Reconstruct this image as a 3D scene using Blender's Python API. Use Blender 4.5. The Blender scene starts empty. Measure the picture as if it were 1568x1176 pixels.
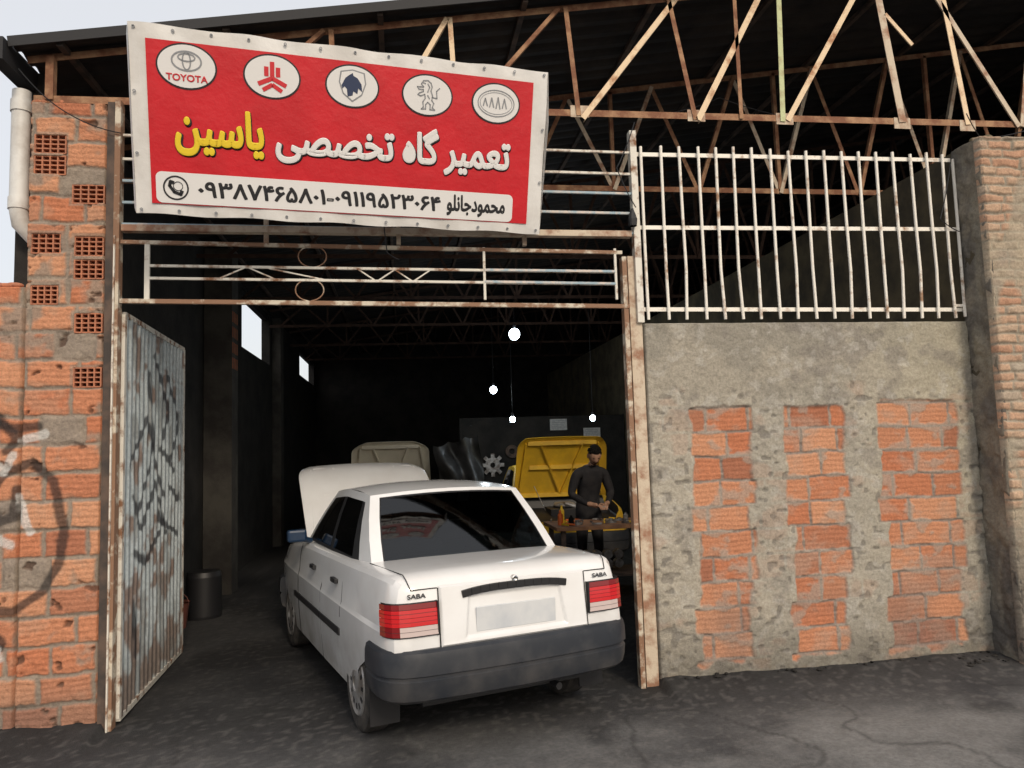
import bpy, bmesh, math, random
import numpy as np
from mathutils import Vector, Matrix, Euler
from mathutils.geometry import tessellate_polygon
random.seed(7)
rad=math.radians
COL=bpy.context.scene.collection

# ------------------------------------------------------------------ noise
_tab=np.random.RandomState(3).rand(256,256)
def vn(x,y,s=0):
    x=np.asarray(x)+s*17.3; y=np.asarray(y)+s*9.1
    xi=np.floor(x).astype(int); yi=np.floor(y).astype(int)
    fx=x-xi; fy=y-yi; fx=fx*fx*(3-2*fx); fy=fy*fy*(3-2*fy)
    a=_tab[xi%256,yi%256]; b=_tab[(xi+1)%256,yi%256]; c=_tab[xi%256,(yi+1)%256]; d=_tab[(xi+1)%256,(yi+1)%256]
    return (a*(1-fx)+b*fx)*(1-fy)+(c*(1-fx)+d*fx)*fy
def fbm(x,y,s=0,o=4):
    r=0;a=.5;t=0
    # rotate the domain each octave so the lattice never shows
    x=np.asarray(x,float);y=np.asarray(y,float)
    for i in range(o):
        c,q=math.cos(.5+1.1*i),math.sin(.5+1.1*i)
        r=r+a*vn((x*c-y*q)*2**i,(x*q+y*c)*2**i,s+i*3); t+=a; a*=.5
    return r/t
def h2(a,b,s=0):
    return np.abs(np.sin(a*127.1+b*311.7+s*74.7)*43758.5453)%1.0
def sst(a,b,x):
    t=np.clip((x-a)/(b-a),0,1); return t*t*(3-2*t)
def mixc(c1,c2,f):
    f=np.asarray(f)[...,None]; return np.asarray(c1)*(1-f)+np.asarray(c2)*f
def segdist(X,Z,pl):
    d=np.full(X.shape,9.)
    for (x0,z0),(x1,z1) in zip(pl[:-1],pl[1:]):
        dx,dz=x1-x0,z1-z0; L=dx*dx+dz*dz+1e-9
        t=np.clip(((X-x0)*dx+(Z-z0)*dz)/L,0,1)
        d=np.minimum(d,np.hypot(X-x0-t*dx,Z-z0-t*dz))
    return d

# ------------------------------------------------------------------ materials
def newmat(name):
    m=bpy.data.materials.new(name); m.use_nodes=True
    nt=m.node_tree; b=nt.nodes['Principled BSDF']; return m,nt,b
def mat(name,c1,rough=.6,metal=0,c2=None,scale=8,bump=0,bscale=40,lo=.4,hi=.6,rough2=None,spec=.5,coat=0,vcol=False,detail=6,dirt=None):
    m,nt,b=newmat(name); N=nt.nodes; L=nt.links
    b.inputs['Base Color'].default_value=(*c1,1); b.inputs['Roughness'].default_value=rough
    b.inputs['Metallic'].default_value=metal; b.inputs['Specular IOR Level'].default_value=spec
    b.inputs['Coat Weight'].default_value=coat; b.inputs['Coat Roughness'].default_value=.05
    tc=N.new('ShaderNodeTexCoord')
    src=None
    if c2 is not None:
        n=N.new('ShaderNodeTexNoise'); n.inputs['Scale'].default_value=scale; n.inputs['Detail'].default_value=detail; n.inputs['Roughness'].default_value=.62
        L.new(tc.outputs['Object'],n.inputs['Vector'])
        r=N.new('ShaderNodeMapRange'); r.inputs[1].default_value=lo; r.inputs[2].default_value=hi
        L.new(n.outputs['Fac'],r.inputs[0])
        mx=N.new('ShaderNodeMix'); mx.data_type='RGBA'
        mx.inputs[6].default_value=(*c1,1); mx.inputs[7].default_value=(*c2,1)
        L.new(r.outputs[0],mx.inputs[0]); src=mx.outputs[2]
        if rough2 is not None:
            rr=N.new('ShaderNodeMapRange'); rr.inputs[3].default_value=rough; rr.inputs[4].default_value=rough2
            L.new(r.outputs[0],rr.inputs[0]); L.new(rr.outputs[0],b.inputs['Roughness'])
        if dirt is not None:   # road film thickening towards the sills (object Z)
            col,z0,z1,amt=dirt
            sp=N.new('ShaderNodeSeparateXYZ'); L.new(tc.outputs['Object'],sp.inputs[0])
            g=N.new('ShaderNodeMapRange'); g.inputs[1].default_value=z1; g.inputs[2].default_value=z0; g.inputs[3].default_value=0; g.inputs[4].default_value=amt
            L.new(sp.outputs[2],g.inputs[0])
            n3=N.new('ShaderNodeTexNoise'); n3.inputs['Scale'].default_value=5; n3.inputs['Detail'].default_value=7; L.new(tc.outputs['Object'],n3.inputs['Vector'])
            r3=N.new('ShaderNodeMapRange'); r3.inputs[1].default_value=.3; r3.inputs[2].default_value=.65; L.new(n3.outputs['Fac'],r3.inputs[0])
            mu=N.new('ShaderNodeMath'); mu.operation='MULTIPLY'; L.new(g.outputs[0],mu.inputs[0]); L.new(r3.outputs[0],mu.inputs[1])
            m3=N.new('ShaderNodeMix'); m3.data_type='RGBA'; L.new(mu.outputs[0],m3.inputs[0]); L.new(src,m3.inputs[6]); m3.inputs[7].default_value=(*col,1); src=m3.outputs[2]
    if vcol:
        at=N.new('ShaderNodeAttribute'); at.attribute_name='Col'
        n=N.new('ShaderNodeTexNoise'); n.inputs['Scale'].default_value=scale; n.inputs['Detail'].default_value=8; n.inputs['Roughness'].default_value=.7
        L.new(tc.outputs['Object'],n.inputs['Vector'])
        r=N.new('ShaderNodeMapRange'); r.inputs[1].default_value=.3; r.inputs[2].default_value=.7; r.inputs[3].default_value=.72; r.inputs[4].default_value=1.22
        L.new(n.outputs['Fac'],r.inputs[0])
        mx=N.new('ShaderNodeVectorMath'); mx.operation='SCALE'
        L.new(at.outputs['Color'],mx.inputs[0]); L.new(r.outputs[0],mx.inputs['Scale']); src=mx.outputs[0]
    if src is not None: L.new(src,b.inputs['Base Color'])
    if bump:
        n=N.new('ShaderNodeTexNoise'); n.inputs['Scale'].default_value=bscale; n.inputs['Detail'].default_value=8; n.inputs['Roughness'].default_value=.65
        L.new(tc.outputs['Object'],n.inputs['Vector'])
        bp=N.new('ShaderNodeBump'); bp.inputs['Strength'].default_value=bump; bp.inputs['Distance'].default_value=.02
        L.new(n.outputs['Fac'],bp.inputs['Height']); L.new(bp.outputs[0],b.inputs['Normal'])
    return m
def emis(name,c,s):
    m,nt,b=newmat(name); b.inputs['Emission Color'].default_value=(*c,1); b.inputs['Emission Strength'].default_value=s; b.inputs['Base Color'].default_value=(*c,1); return m
def glassmat(name,tint):
    m,nt,b=newmat(name); N=nt.nodes; L=nt.links; N.remove(b)
    t=N.new('ShaderNodeBsdfTransparent'); t.inputs[0].default_value=(*tint,1)
    g=N.new('ShaderNodeBsdfGlossy'); g.inputs['Roughness'].default_value=.03; g.inputs[0].default_value=(.95,.97,1,1)
    fr=N.new('ShaderNodeFresnel'); fr.inputs[0].default_value=1.6
    mx=N.new('ShaderNodeMixShader'); L.new(fr.outputs[0],mx.inputs[0]); L.new(t.outputs[0],mx.inputs[1]); L.new(g.outputs[0],mx.inputs[2])
    L.new(mx.outputs[0],N['Material Output'].inputs[0]); return m

M_wall=mat('masonry',(1,1,1),.92,vcol=True,scale=55,bump=.5,bscale=90,spec=.2)
M_door=mat('door_paint',(1,1,1),.55,vcol=True,scale=30,bump=.15,bscale=60,spec=.4)
M_ground=mat('ground_asphalt',(1,1,1),.80,vcol=True,scale=40,bump=.7,bscale=120,spec=.35)
M_rustw=mat('white_paint_rust',(.66,.63,.56),.55,c2=(.22,.11,.06),scale=9,lo=.50,hi=.64,rough2=.9,bump=.2,bscale=60)
M_grille=mat('grille_white',(.82,.78,.70),.5,c2=(.33,.20,.12),scale=7,lo=.55,hi=.68,rough2=.9,bump=.15,bscale=60)
M_post=mat('post_rust',(.25,.14,.085),.8,c2=(.58,.52,.42),scale=7,lo=.50,hi=.60,bump=.2,bscale=60)
M_rust=mat('rusty_steel',(.20,.085,.045),.85,c2=(.42,.25,.14),scale=7,lo=.42,hi=.66,bump=.3,bscale=70)
M_rustshade=mat('rusty_shaded',(.040,.020,.014),.9,c2=(.07,.04,.028),scale=7)  # rusty steel again, with the indoor shade put into its colour
M_rustp=mat('primer_rust',(.30,.16,.10),.8,c2=(.56,.47,.36),scale=6,lo=.38,hi=.54,bump=.2,bscale=70)
M_cream=mat('cream_steel',(.74,.57,.38),.7,c2=(.40,.20,.10),scale=6,lo=.50,hi=.64,bump=.2,bscale=70)
M_green=mat('green_steel',(.50,.54,.30),.7,c2=(.28,.2,.1),scale=6,lo=.5,hi=.7)
M_blued=mat('worn_blue_steel',(.30,.40,.46),.7,c2=(.6,.52,.46),scale=12,lo=.45,hi=.6)
M_dksteel=mat('dark_steel',(.05,.04,.035),.8,c2=(.12,.08,.06),scale=6)
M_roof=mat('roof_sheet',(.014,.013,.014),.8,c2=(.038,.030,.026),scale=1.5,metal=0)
M_roofedge=mat('roof_edge',(.016,.016,.018),.7)
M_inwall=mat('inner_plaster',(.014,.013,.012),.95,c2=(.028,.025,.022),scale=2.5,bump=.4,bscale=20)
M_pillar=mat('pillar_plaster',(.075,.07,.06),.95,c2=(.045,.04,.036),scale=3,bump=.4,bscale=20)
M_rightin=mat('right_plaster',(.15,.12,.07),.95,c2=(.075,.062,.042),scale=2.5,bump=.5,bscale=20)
M_terra=mat('terracotta',(.48,.185,.10),.9,c2=(.36,.15,.09),scale=20,bump=.3,bscale=80)
M_black=mat('black',(.006,.006,.006),.9,spec=.1)
M_pipe=mat('pvc_white',(.70,.70,.68),.5,c2=(.5,.48,.45),scale=4)
M_banw=mat('banner_white',(.76,.75,.73),.45,c2=(.66,.64,.61),scale=3,bump=.25,bscale=6)
M_banr=mat('banner_red',(.62,.012,.022),.40,c2=(.54,.010,.018),scale=2.5,bump=.35,bscale=5)
M_pw=mat('print_white',(.76,.75,.74),.5)
M_py=mat('print_yellow',(.80,.58,.02),.5)
M_pb=mat('print_black',(.012,.012,.015),.5)
M_pr=mat('print_red',(.60,.02,.03),.5)
M_pg=mat('print_grey',(.26,.27,.29),.5)
M_pn=mat('print_navy',(.02,.035,.09),.5)

# ------------------------------------------------------------------ mesh builder
class MB:
    def __init__(s): s.v=[]; s.f=[]; s.m=[]
    def add(s,vs,fs,m=0):
        o=len(s.v); s.v+= [tuple(p) for p in vs]
        for f in fs: s.f.append([i+o for i in f]); s.m.append(m)
    def box(s,a,b,m=0):
        x0,y0,z0=a; x1,y1,z1=b
        s.add([(x0,y0,z0),(x1,y0,z0),(x1,y1,z0),(x0,y1,z0),(x0,y0,z1),(x1,y0,z1),(x1,y1,z1),(x0,y1,z1)],
              [(0,3,2,1),(4,5,6,7),(0,1,5,4),(1,2,6,5),(2,3,7,6),(3,0,4,7)],m)
    def beam(s,p,q,w,d,m=0,up=(0,1,0)):
        p=Vector(p);q=Vector(q);t=(q-p).normalized();u=Vector(up)
        if abs(t.dot(u))>.95:u=Vector((1,0,0))
        a=t.cross(u).normalized();b=a.cross(t).normalized()
        vs=[]
        for c in (p,q):
            for i,j in ((-1,-1),(1,-1),(1,1),(-1,1)): vs.append(c+a*(i*w/2)+b*(j*d/2))
        s.add(vs,[(3,2,1,0),(4,5,6,7),(0,1,5,4),(1,2,6,5),(2,3,7,6),(3,0,4,7)],m)
    def angle(s,p,q,w,m=0,t=.005):
        p=Vector(p);q=Vector(q)
        s.beam(p,q,w,t,m); 
        tt=(q-p).normalized(); a=tt.cross(Vector((0,1,0)))
        if a.length<.1: a=Vector((1,0,0))
        a.normalize(); off=a*(w/2-t/2)+Vector((0,w/2+t*.5,0))
        s.beam(p+off,q+off,t,w,m)
    def tube(s,pts,r,m=0,n=8,cap=True):
        pts=[Vector(p) for p in pts]; k=len(pts); rs=r if isinstance(r,(list,tuple)) else [r]*k
        vs=[];fs=[]
        t=(pts[1]-pts[0]).normalized(); u=Vector((0,0,1)) if abs(t.z)<.9 else Vector((1,0,0))
        for i,p in enumerate(pts):
            t=(pts[min(i+1,k-1)]-pts[max(i-1,0)]).normalized()
            a=t.cross(u).normalized(); b=a.cross(t).normalized(); 
            for j in range(n):
                an=2*math.pi*j/n; vs.append(p+(a*math.cos(an)+b*math.sin(an))*rs[i])
        for i in range(k-1):
            for j in range(n): fs.append((i*n+j,i*n+(j+1)%n,(i+1)*n+(j+1)%n,(i+1)*n+j))
        if cap: fs.append(tuple(range(n))[::-1]); fs.append(tuple((k-1)*n+j for j in range(n)))
        s.add(vs,fs,m)
    def lathe(s,c,axis,prof,n=32,m=0,mats=None):
        c=Vector(c);ax=Vector(axis).normalized();u=Vector((0,0,1)) if abs(ax.z)<.9 else Vector((1,0,0))
        a=ax.cross(u).normalized();b=ax.cross(a).normalized()
        for i in range(len(prof)-1):
            vs=[];fs=[]
            for (o,r) in prof[i:i+2]:
                for j in range(n):
                    an=2*math.pi*j/n; vs.append(c+ax*o+(a*math.cos(an)+b*math.sin(an))*max(r,1e-4))
            for j in range(n): fs.append((j,(j+1)%n,n+(j+1)%n,n+j))
            s.add(vs,fs,mats[i] if mats else m)
    def sph(s,c,r,m=0,n=16,k=10):
        rx,ry,rz=r if isinstance(r,(list,tuple)) else (r,r,r)
        vs=[];fs=[]
        for i in range(k+1):
            p=math.pi*i/k
            for j in range(n):
                a=2*math.pi*j/n; vs.append((c[0]+rx*math.sin(p)*math.cos(a),c[1]+ry*math.sin(p)*math.sin(a),c[2]+rz*math.cos(p)))
        for i in range(k):
            for j in range(n): fs.append((i*n+j,(i+1)*n+j,(i+1)*n+(j+1)%n,i*n+(j+1)%n))
        s.add(vs,fs,m)
    def gridp(s,fn,nu,nv,mf=0,flip=False):
        vs=[fn(i/nu,j/nv) for j in range(nv+1) for i in range(nu+1)]
        for j in range(nv):
            for i in range(nu):
                f=(j*(nu+1)+i,j*(nu+1)+i+1,(j+1)*(nu+1)+i+1,(j+1)*(nu+1)+i)
                if flip:f=f[::-1]
                s.f.append([x+len(s.v) for x in f]); s.m.append(mf(i,j) if callable(mf) else mf)
        s.v+=[tuple(p) for p in vs]
    def obj(s,name,mats,parent=None,smooth=None,bevel=0,merge=0,solid=0,subd=0):
        me=bpy.data.meshes.new(name); me.from_pydata(s.v,[],s.f)
        for m in mats: me.materials.append(m)
        me.polygons.foreach_set('material_index',s.m)
        if merge:
            bm=bmesh.new();bm.from_mesh(me);bmesh.ops.remove_doubles(bm,verts=bm.verts,dist=merge);bmesh.ops.recalc_face_normals(bm,faces=bm.faces);bm.to_mesh(me);bm.free()
        if smooth is not None:
            me.shade_smooth(); me.set_sharp_from_angle(angle=rad(smooth))
        me.update()
        o=bpy.data.objects.new(name,me); COL.objects.link(o)
        if parent: o.parent=parent
        if solid:
            q=o.modifiers.new('s','SOLIDIFY');q.thickness=solid;q.offset=-1
        if bevel:
            q=o.modifiers.new('b','BEVEL');q.width=bevel;q.segments=2;q.limit_method='ANGLE'
        if subd:
            q=o.modifiers.new('u','SUBSURF');q.levels=subd;q.render_levels=subd
        return o
def empty(name,loc=(0,0,0),rz=0):
    o=bpy.data.objects.new(name,None); o.location=loc; o.rotation_euler=(0,0,rz); COL.objects.link(o); return o

def surf(name,O,eu,ev,n,us,vs,fn,material,parent=None):
    U,V=np.meshgrid(us,vs); disp,col=fn(U,V)
    O,eu,ev,n=[np.array(q,float) for q in (O,eu,ev,n)]
    P=O+U[...,None]*eu+V[...,None]*ev+disp[...,None]*n
    nu=len(us);nv=len(vs)
    idx=np.arange(nu*nv).reshape(nv,nu)
    F=np.stack([idx[:-1,:-1],idx[:-1,1:],idx[1:,1:],idx[1:,:-1]],-1).reshape(-1,4)
    me=bpy.data.meshes.new(name)
    me.vertices.add(nu*nv); me.vertices.foreach_set('co',P.reshape(-1).astype(np.float32))
    nf=len(F); me.loops.add(nf*4); me.loops.foreach_set('vertex_index',F.reshape(-1).astype(np.int32))
    me.polygons.add(nf); me.polygons.foreach_set('loop_start',np.arange(0,nf*4,4,dtype=np.int32))
    me.update(calc_edges=True); me.validate()
    a=me.color_attributes.new('Col','FLOAT_COLOR','POINT')
    c=np.ones((nu*nv,4),np.float32); c[:,:3]=np.clip(col.reshape(-1,3),0,1); a.data.foreach_set('color',c.reshape(-1))
    me.shade_smooth(); me.materials.append(material)
    o=bpy.data.objects.new(name,me); COL.objects.link(o)
    if parent:o.parent=parent
    return o

# ------------------------------------------------------------------ ground
def gcoords(a,b,st,far):
    c=np.arange(a,b,st); lo=[a-st*1.35**k*2 for k in range(1,40)]; hi=[b+st*1.35**k*2 for k in range(1,40)]
    lo=[q for q in lo if q>-far]; hi=[q for q in hi if q<far]
    return np.array([-far]+lo[::-1]+list(c)+hi+[far])
def fground(X,Y):
    near=sst(14,8,np.hypot(X,Y+2))
    # apron ramps up slightly to the threshold
    d=(fbm(X*.9,Y*.9,1)-.5)*.03*near+(fbm(X*5,Y*5,2)-.5)*.006*near+.035*sst(-2.8,-1.2,Y)*sst(40,14,Y)
    bank=np.where((X>1.75)&(X<9),sst(-.55,-.02,Y),0)*.05+np.where((X<-1.9),sst(-.45,0,Y),0)*.05
    out=sst(.6,.2,Y)
    d=d+bank*out*(.6+.8*fbm(X*4,Y*4,5))
    col=mixc((.050,.051,.056),(.092,.091,.093),sst(.35,.65,fbm(X*1.3,Y*1.3,7)))
    dust=sst(.46,.64,fbm(X*.8+4,Y*1.1,9,6))*sst(-.1,-1.2,Y)
    col=mixc(col,(.16,.158,.156),dust*.5)
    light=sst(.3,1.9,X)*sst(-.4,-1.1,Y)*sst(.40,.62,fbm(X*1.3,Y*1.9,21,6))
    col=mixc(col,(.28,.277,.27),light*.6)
    oil=sst(.54,.7,fbm(X*1.2,Y*1.2,31,6))
    col=mixc(col,(.026,.026,.028),oil*.6)
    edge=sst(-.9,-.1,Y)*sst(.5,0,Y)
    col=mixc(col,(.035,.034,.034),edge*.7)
    fine=fbm(X*14,Y*14,61,4); col=col*(.8+.4*fine)[...,None]
    grit=sst(.66,.80,vn(X*29,Y*29,3))*.3
    col=mixc(col,(.22,.21,.20),grit*near)
    cr=sst(.012,.003,np.abs(fbm(X*.8+9,Y*.8,51)-.5))*near
    col=mixc(col,(.03,.03,.03),cr*.5)
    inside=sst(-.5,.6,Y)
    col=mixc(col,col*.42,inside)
    return d-.004,col
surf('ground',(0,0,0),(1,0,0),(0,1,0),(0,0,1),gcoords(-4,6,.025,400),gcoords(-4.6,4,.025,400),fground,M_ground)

# ------------------------------------------------------------------ masonry
def blocks(X,Z,rh,L0,L1,seed,z0=0,warp=.006):
    Xw=X+(fbm(X*9,Z*9,seed)-.5)*warp*2; Zw=Z+(fbm(X*7,Z*9,seed+2)-.5)*warp*3+(fbm(X*1.2,Z*.8,seed+7)-.5)*.03
    r=np.floor((Zw-z0)/rh); fz=(Zw-z0)/rh-r
    L=L0+(L1-L0)*h2(r,3.1,seed); off=h2(r,8.7,seed+1)*L
    u=(Xw+off+20)/L; c=np.floor(u); fu=u-c
    dx=np.minimum(fu,1-fu)*L; dz=np.minimum(fz,1-fz)*rh
    return r,c,dx,dz,fz,h2(r,c,seed+5),h2(r,c,seed+9)
BR1=np.array((.47,.175,.092)); BR2=np.array((.55,.275,.16)); BR3=np.array((.33,.13,.08)); CEM=np.array((.34,.315,.265))
def f_right(X,Z):
    r,c,dx,dz,fz,a,b=blocks(X,Z,.1815,.26,.42,4,z0=.165)
    d=np.minimum(dx,dz)
    lean=-.06*(1-np.clip((Z-.15)/1.85,0,1))
    n=(fbm(X*10,Z*10,11)-.5)*.12+(fbm(X*3,Z*3,16)-.5)*.07
    jl=(h2(r,1.7,2)-.5)*.07; jr=(h2(r,5.7,3)-.5)*.07
    m=np.zeros_like(X)
    for (x0,x1,top) in ((2.11,2.56,1.98),(2.84,3.31,1.97),(3.60,4.25,2.0)):
        e=np.minimum(X-lean-x0-jl,x1+jr+lean*.2-(X-lean))+n*.45
        e=np.minimum(e,top-Z+n*.25); e=np.minimum(e,Z-.13+n)
        m=np.maximum(m,sst(-.006,.020,e))
    sm=sst(.56,.68,fbm(X*7,Z*11,23)+.22*sst(.030,.0,d)-.05)
    br=mixc(mixc(BR1,BR2,a),BR3,sst(.6,1,b)*.8)
    br=mixc(br,(.42,.31,.24),sst(.50,.74,fbm(X*6,Z*8,13))*.45)
    mort=sst(.004,.016,d+(fbm(X*30,Z*30,71)-.5)*.010)
    br=mixc((.26,.22,.19),br,mort)
    br=mixc(br,(.36,.31,.26),sm*.65)
    stain=sst(.45,.7,fbm(X*1.6,Z*1.6,40))*sst(1.0,.3,Z)
    br=mixc(br,(.20,.14,.12),stain*.6)
    up=sst(1.98,2.12,Z+(fbm(X*5,Z*2,17)-.5)*.35)
    ce=mixc(CEM*1.05,CEM*.84,up)
    ce=mixc(ce,(.42,.38,.31),sst(.45,.65,fbm(X*3,Z*3,19))*.5)
    ce=mixc(ce,(.44,.40,.30),sst(3.2,4.1,X)*sst(.4,1.6,Z)*.5)
    ce=mixc(ce,(.22,.20,.18),sst(.56,.70,fbm(X*6,Z*6,29))*.5)
    ce=mixc(ce,(.45,.43,.39),sst(.60,.68,fbm(X*14,Z*14,33))*.4)
    gh=(1-up)*sst(.56,.68,fbm(X*4,Z*6,73))*mort
    ce=mixc(ce,(.40,.25,.18),gh*.3)
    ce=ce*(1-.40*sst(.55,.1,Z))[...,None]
    pits=sst(.72,.80,vn(X*20,Z*26,8))*(1-up)
    ce=mixc(ce,(.13,.12,.11),pits*.5)
    col=mixc(ce,br,m)
    dc=.012+(fbm(X*8,Z*8,12)-.5)*.026+(fbm(X*30,Z*30,14)-.5)*.010-pits*.006+up*.006*(fbm(X*3,Z*3,5))
    rib=.0015*np.sin(fz*2*math.pi*5)
    db=-.002+(mort-1)*.008*(1-sm)+rib*(1-sm)+(a-.5)*.007+(fbm(X*24,Z*24,15)-.5)*.006+sm*.004
    disp=dc*(1-m)+db*m
    return disp,col
def edgefold(disp,X,Z,dep):
    disp=disp.copy(); disp[0,:]=-dep;disp[-1,:]=-dep;disp[:,0]=-dep;disp[:,-1]=-dep; return disp
PERF=[(-2.38,-2.19,3.77,3.895),(-2.38,-2.19,3.625,3.75),(-2.14,-1.945,3.43,3.555),(-2.385,-2.21,3.09,3.22),(-2.12,-1.945,3.075,3.20),(-2.12,-1.945,2.92,3.045),(-2.38,-2.22,2.75,2.87),(-2.11,-1.945,2.56,2.685),(-2.11,-1.945,2.20,2.325)]
GB=[[(-2.62,1.50),(-2.50,1.66),(-2.35,1.72),(-2.22,1.60),(-2.15,1.30),(-2.17,1.08),(-2.27,.90),(-2.44,.79),(-2.62,.80)],
    [(-2.62,1.99),(-2.46,1.94),(-2.32,1.95)],[(-2.56,2.02),(-2.44,1.87),(-2.50,1.80)],[(-2.6,1.5),(-2.53,1.35),(-2.45,1.38),(-2.44,1.55)],[(-2.58,.62),(-2.53,.55),(-2.5,.6),(-2.55,.66),(-2.58,.62)]]
GW=[[(-2.62,1.80),(-2.52,1.66),(-2.46,1.77)],[(-2.42,1.50),(-2.35,1.28)],[(-2.56,1.25),(-2.47,1.20)],[(-2.41,1.86),(-2.28,1.90)],[(-2.62,.58),(-2.52,.50),(-2.56,.63)]]
def f_left(X,Z):
    r,c,dx,dz,fz,a,b=blocks(X,Z,.182,.23,.36,9,z0=.02,warp=.009)
    d=np.minimum(dx,dz)
    mort=sst(.007,.020,d+(fbm(X*22,Z*22,31)-.5)*.018)
    br=mixc(mixc(BR1*1.08,BR2*1.05,a),BR3*1.1,sst(.65,1,b)*.7)
    br=mixc(br,(.46,.29,.20),sst(.5,.7,fbm(X*7,Z*9,33))*.4)
    cem=mixc((.34,.28,.22),(.24,.20,.17),fbm(X*9,Z*9,35))
    blk=(h2(r,c,77)>.90)*1.0
    smear=sst(.59,.70,fbm(X*5,Z*5,37))
    cf=np.maximum(blk,smear*.8)
    col=mixc(cem,br,mort*(1-cf))
    hole=sst(.70,.76,fbm(X*9,Z*12,39))*mort
    col=mixc(col,(.10,.06,.045),hole*.8)
    rib=.0018*np.sin(fz*2*math.pi*5)
    disp=mort*.012*(1-cf*.5)+rib*mort*(1-cf)+(a-.5)*.010+(fbm(X*25,Z*25,41)-.5)*.010-hole*.02+cf*(fbm(X*14,Z*14,43)-.4)*.02
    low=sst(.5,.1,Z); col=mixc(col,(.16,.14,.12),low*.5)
    nz=.6+.8*fbm(X*18,Z*18,45)
    for g in GB:
        q=sst(.040,.018,segdist(X,Z,g)*nz); col=mixc(col,(.035,.03,.03),q*.80)
    for g in GW:
        q=sst(.034,.02,segdist(X,Z,g)*nz); col=mixc(col,(.6,.59,.57),q*.75)
    for (x0,x1,z0,z1) in PERF:
        e=np.minimum(np.minimum(X-x0,x1-X),np.minimum(Z-z0,z1-Z)); q=(e>0)*1.0
        disp=disp*(1-q)-.055*q; col=mixc(col,(.03,.018,.012),q)
        q2=((e>-.022)&(e<=0))*1.0; col=mixc(col,cem,q2*.55)
    return disp,col
def wrapf(f,dep):
    def g(X,Z):
        d,c=f(X,Z); return edgefold(d,X,Z,dep),c
    return g
RES=.0075
wl=empty('brick_wall')
surf('pillar_face',(0,0,0),(1,0,0),(0,0,1),(0,-1,0),np.arange(-2.415,-1.93,RES),np.arange(-.05,4.13,RES),wrapf(f_left,.09),M_wall,wl)
surf('low_wall_face',(0,.006,0),(1,0,0),(0,0,1),(0,-1,0),np.arange(-3.6,-2.417,.011),np.arange(-.05,2.885,.011),wrapf(f_left,.09),M_wall,wl)
mb=MB(); mb.box((-2.41,.065,-.05),(-1.935,.26,4.12)); mb.box((-3.6,.07,-.05),(-2.42,.22,2.87))
for k in range(26):
    x=random.uniform(-2.40,-1.97); s=random.uniform(.02,.05); mb.sph((x,random.uniform(0.02,.15),4.12+s*.3),(s*1.4,s,s*.6),0,7,5)
for k in range(14):
    x=random.uniform(-2.9,-2.43); s=random.uniform(.02,.045); mb.sph((x,random.uniform(0.02,.12),2.88+s*.3),(s*1.5,s,s*.6),0,7,5)
mb.box((-2.30,.02,4.12),(-2.06,.16,4.165))
mb.obj('core',[M_terra],wl,bevel=.004)
mb=MB()
for (x0,x1,z0,z1) in PERF:
    nx=4; nz=4
    for i in range(nx+1):
        x=x0+(x1-x0)*i/nx; mb.box((x-.0045,-.010,z0),(x+.0045,.05,z1))
    for j in range(nz+1):
        z=z0+(z1-z0)*j/nz; mb.box((x0-.003,-.008,z-.0045),(x1+.003,.048,z+.0045))
mb.obj('perforated_blocks',[M_terra],wl)
wr=empty('cement_wall')
surf('rendered_face',(0,0,0),(1,0,0),(0,0,1),(0,-1,0),np.arange(1.765,4.41,RES),np.arange(-.03,2.605,RES),wrapf(f_right,.05),M_wall,wr)
mb=MB(); mb.box((1.77,.045,-.03),(4.38,.2,2.6))
mb.obj('wall_core',[M_rightin],wr)

def f_side(X,Z):
    n=fbm(X*6,Z*6,51); col=mixc((.25,.22,.175),(.17,.155,.135),sst(.4,.62,n)); 
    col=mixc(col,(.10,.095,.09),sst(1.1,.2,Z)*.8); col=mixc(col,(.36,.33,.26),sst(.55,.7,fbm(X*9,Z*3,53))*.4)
    return (fbm(X*9,Z*9,55)-.5)*.05+(fbm(X*30,Z*30,56)-.5)*.014,col
def f_pier(X,Z):
    r,c,dx,dz,fz,a,b=blocks(X,Z,.072,.2,.24,15,z0=.0,warp=.012)
    d=np.minimum(dx,dz); mort=sst(.004,.015,d+(fbm(X*30,Z*30,77)-.5)*.012)
    br=mixc(mixc((.46,.26,.17),(.52,.37,.26),a),(.40,.34,.27),sst(.6,1,b))
    cm=sst(.44,.54,fbm(X*2.6,Z*1.4,61)+.10*sst(2.6,1.0,Z))
    ce=mixc((.44,.38,.28),(.27,.24,.20),fbm(X*8,Z*8,63))
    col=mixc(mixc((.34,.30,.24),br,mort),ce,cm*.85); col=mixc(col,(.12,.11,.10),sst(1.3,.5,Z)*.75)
    disp=mort*.014*(1-.7*cm)+(a-.5)*.016*(1-cm)+(fbm(X*12,Z*12,65)-.5)*.03
    return disp,col
pr=empty('brick_pier')
surf('pier_side',(4.395,0,0),(0,-1,0),(0,0,1),(-1,0,0),np.arange(-.01,.30,.0095),np.arange(-.03,3.98,.0095),wrapf(f_side,.02),M_wall,pr)
surf('pier_front',(0,-.29,0),(1,0,0),(0,0,1),(0,-1,0),np.arange(4.385,5.6,.0085),np.arange(-.03,3.99,.0085),wrapf(f_pier,.05),M_wall,pr)
mb=MB(); mb.box((4.41,-.25,-.03),(9,.0,3.97)); mb.box((5.6,-.29,-.03),(9,-.25,3.98))
for k in range(40):
    x=random.uniform(4.4,5.4); s=random.uniform(.02,.055); mb.sph((x,random.uniform(-.26,-.05),3.97+s*.35),(s*1.3,s,s*.8),0,7,5)
mb.obj('pier_core',[M_rightin],pr)

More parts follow.
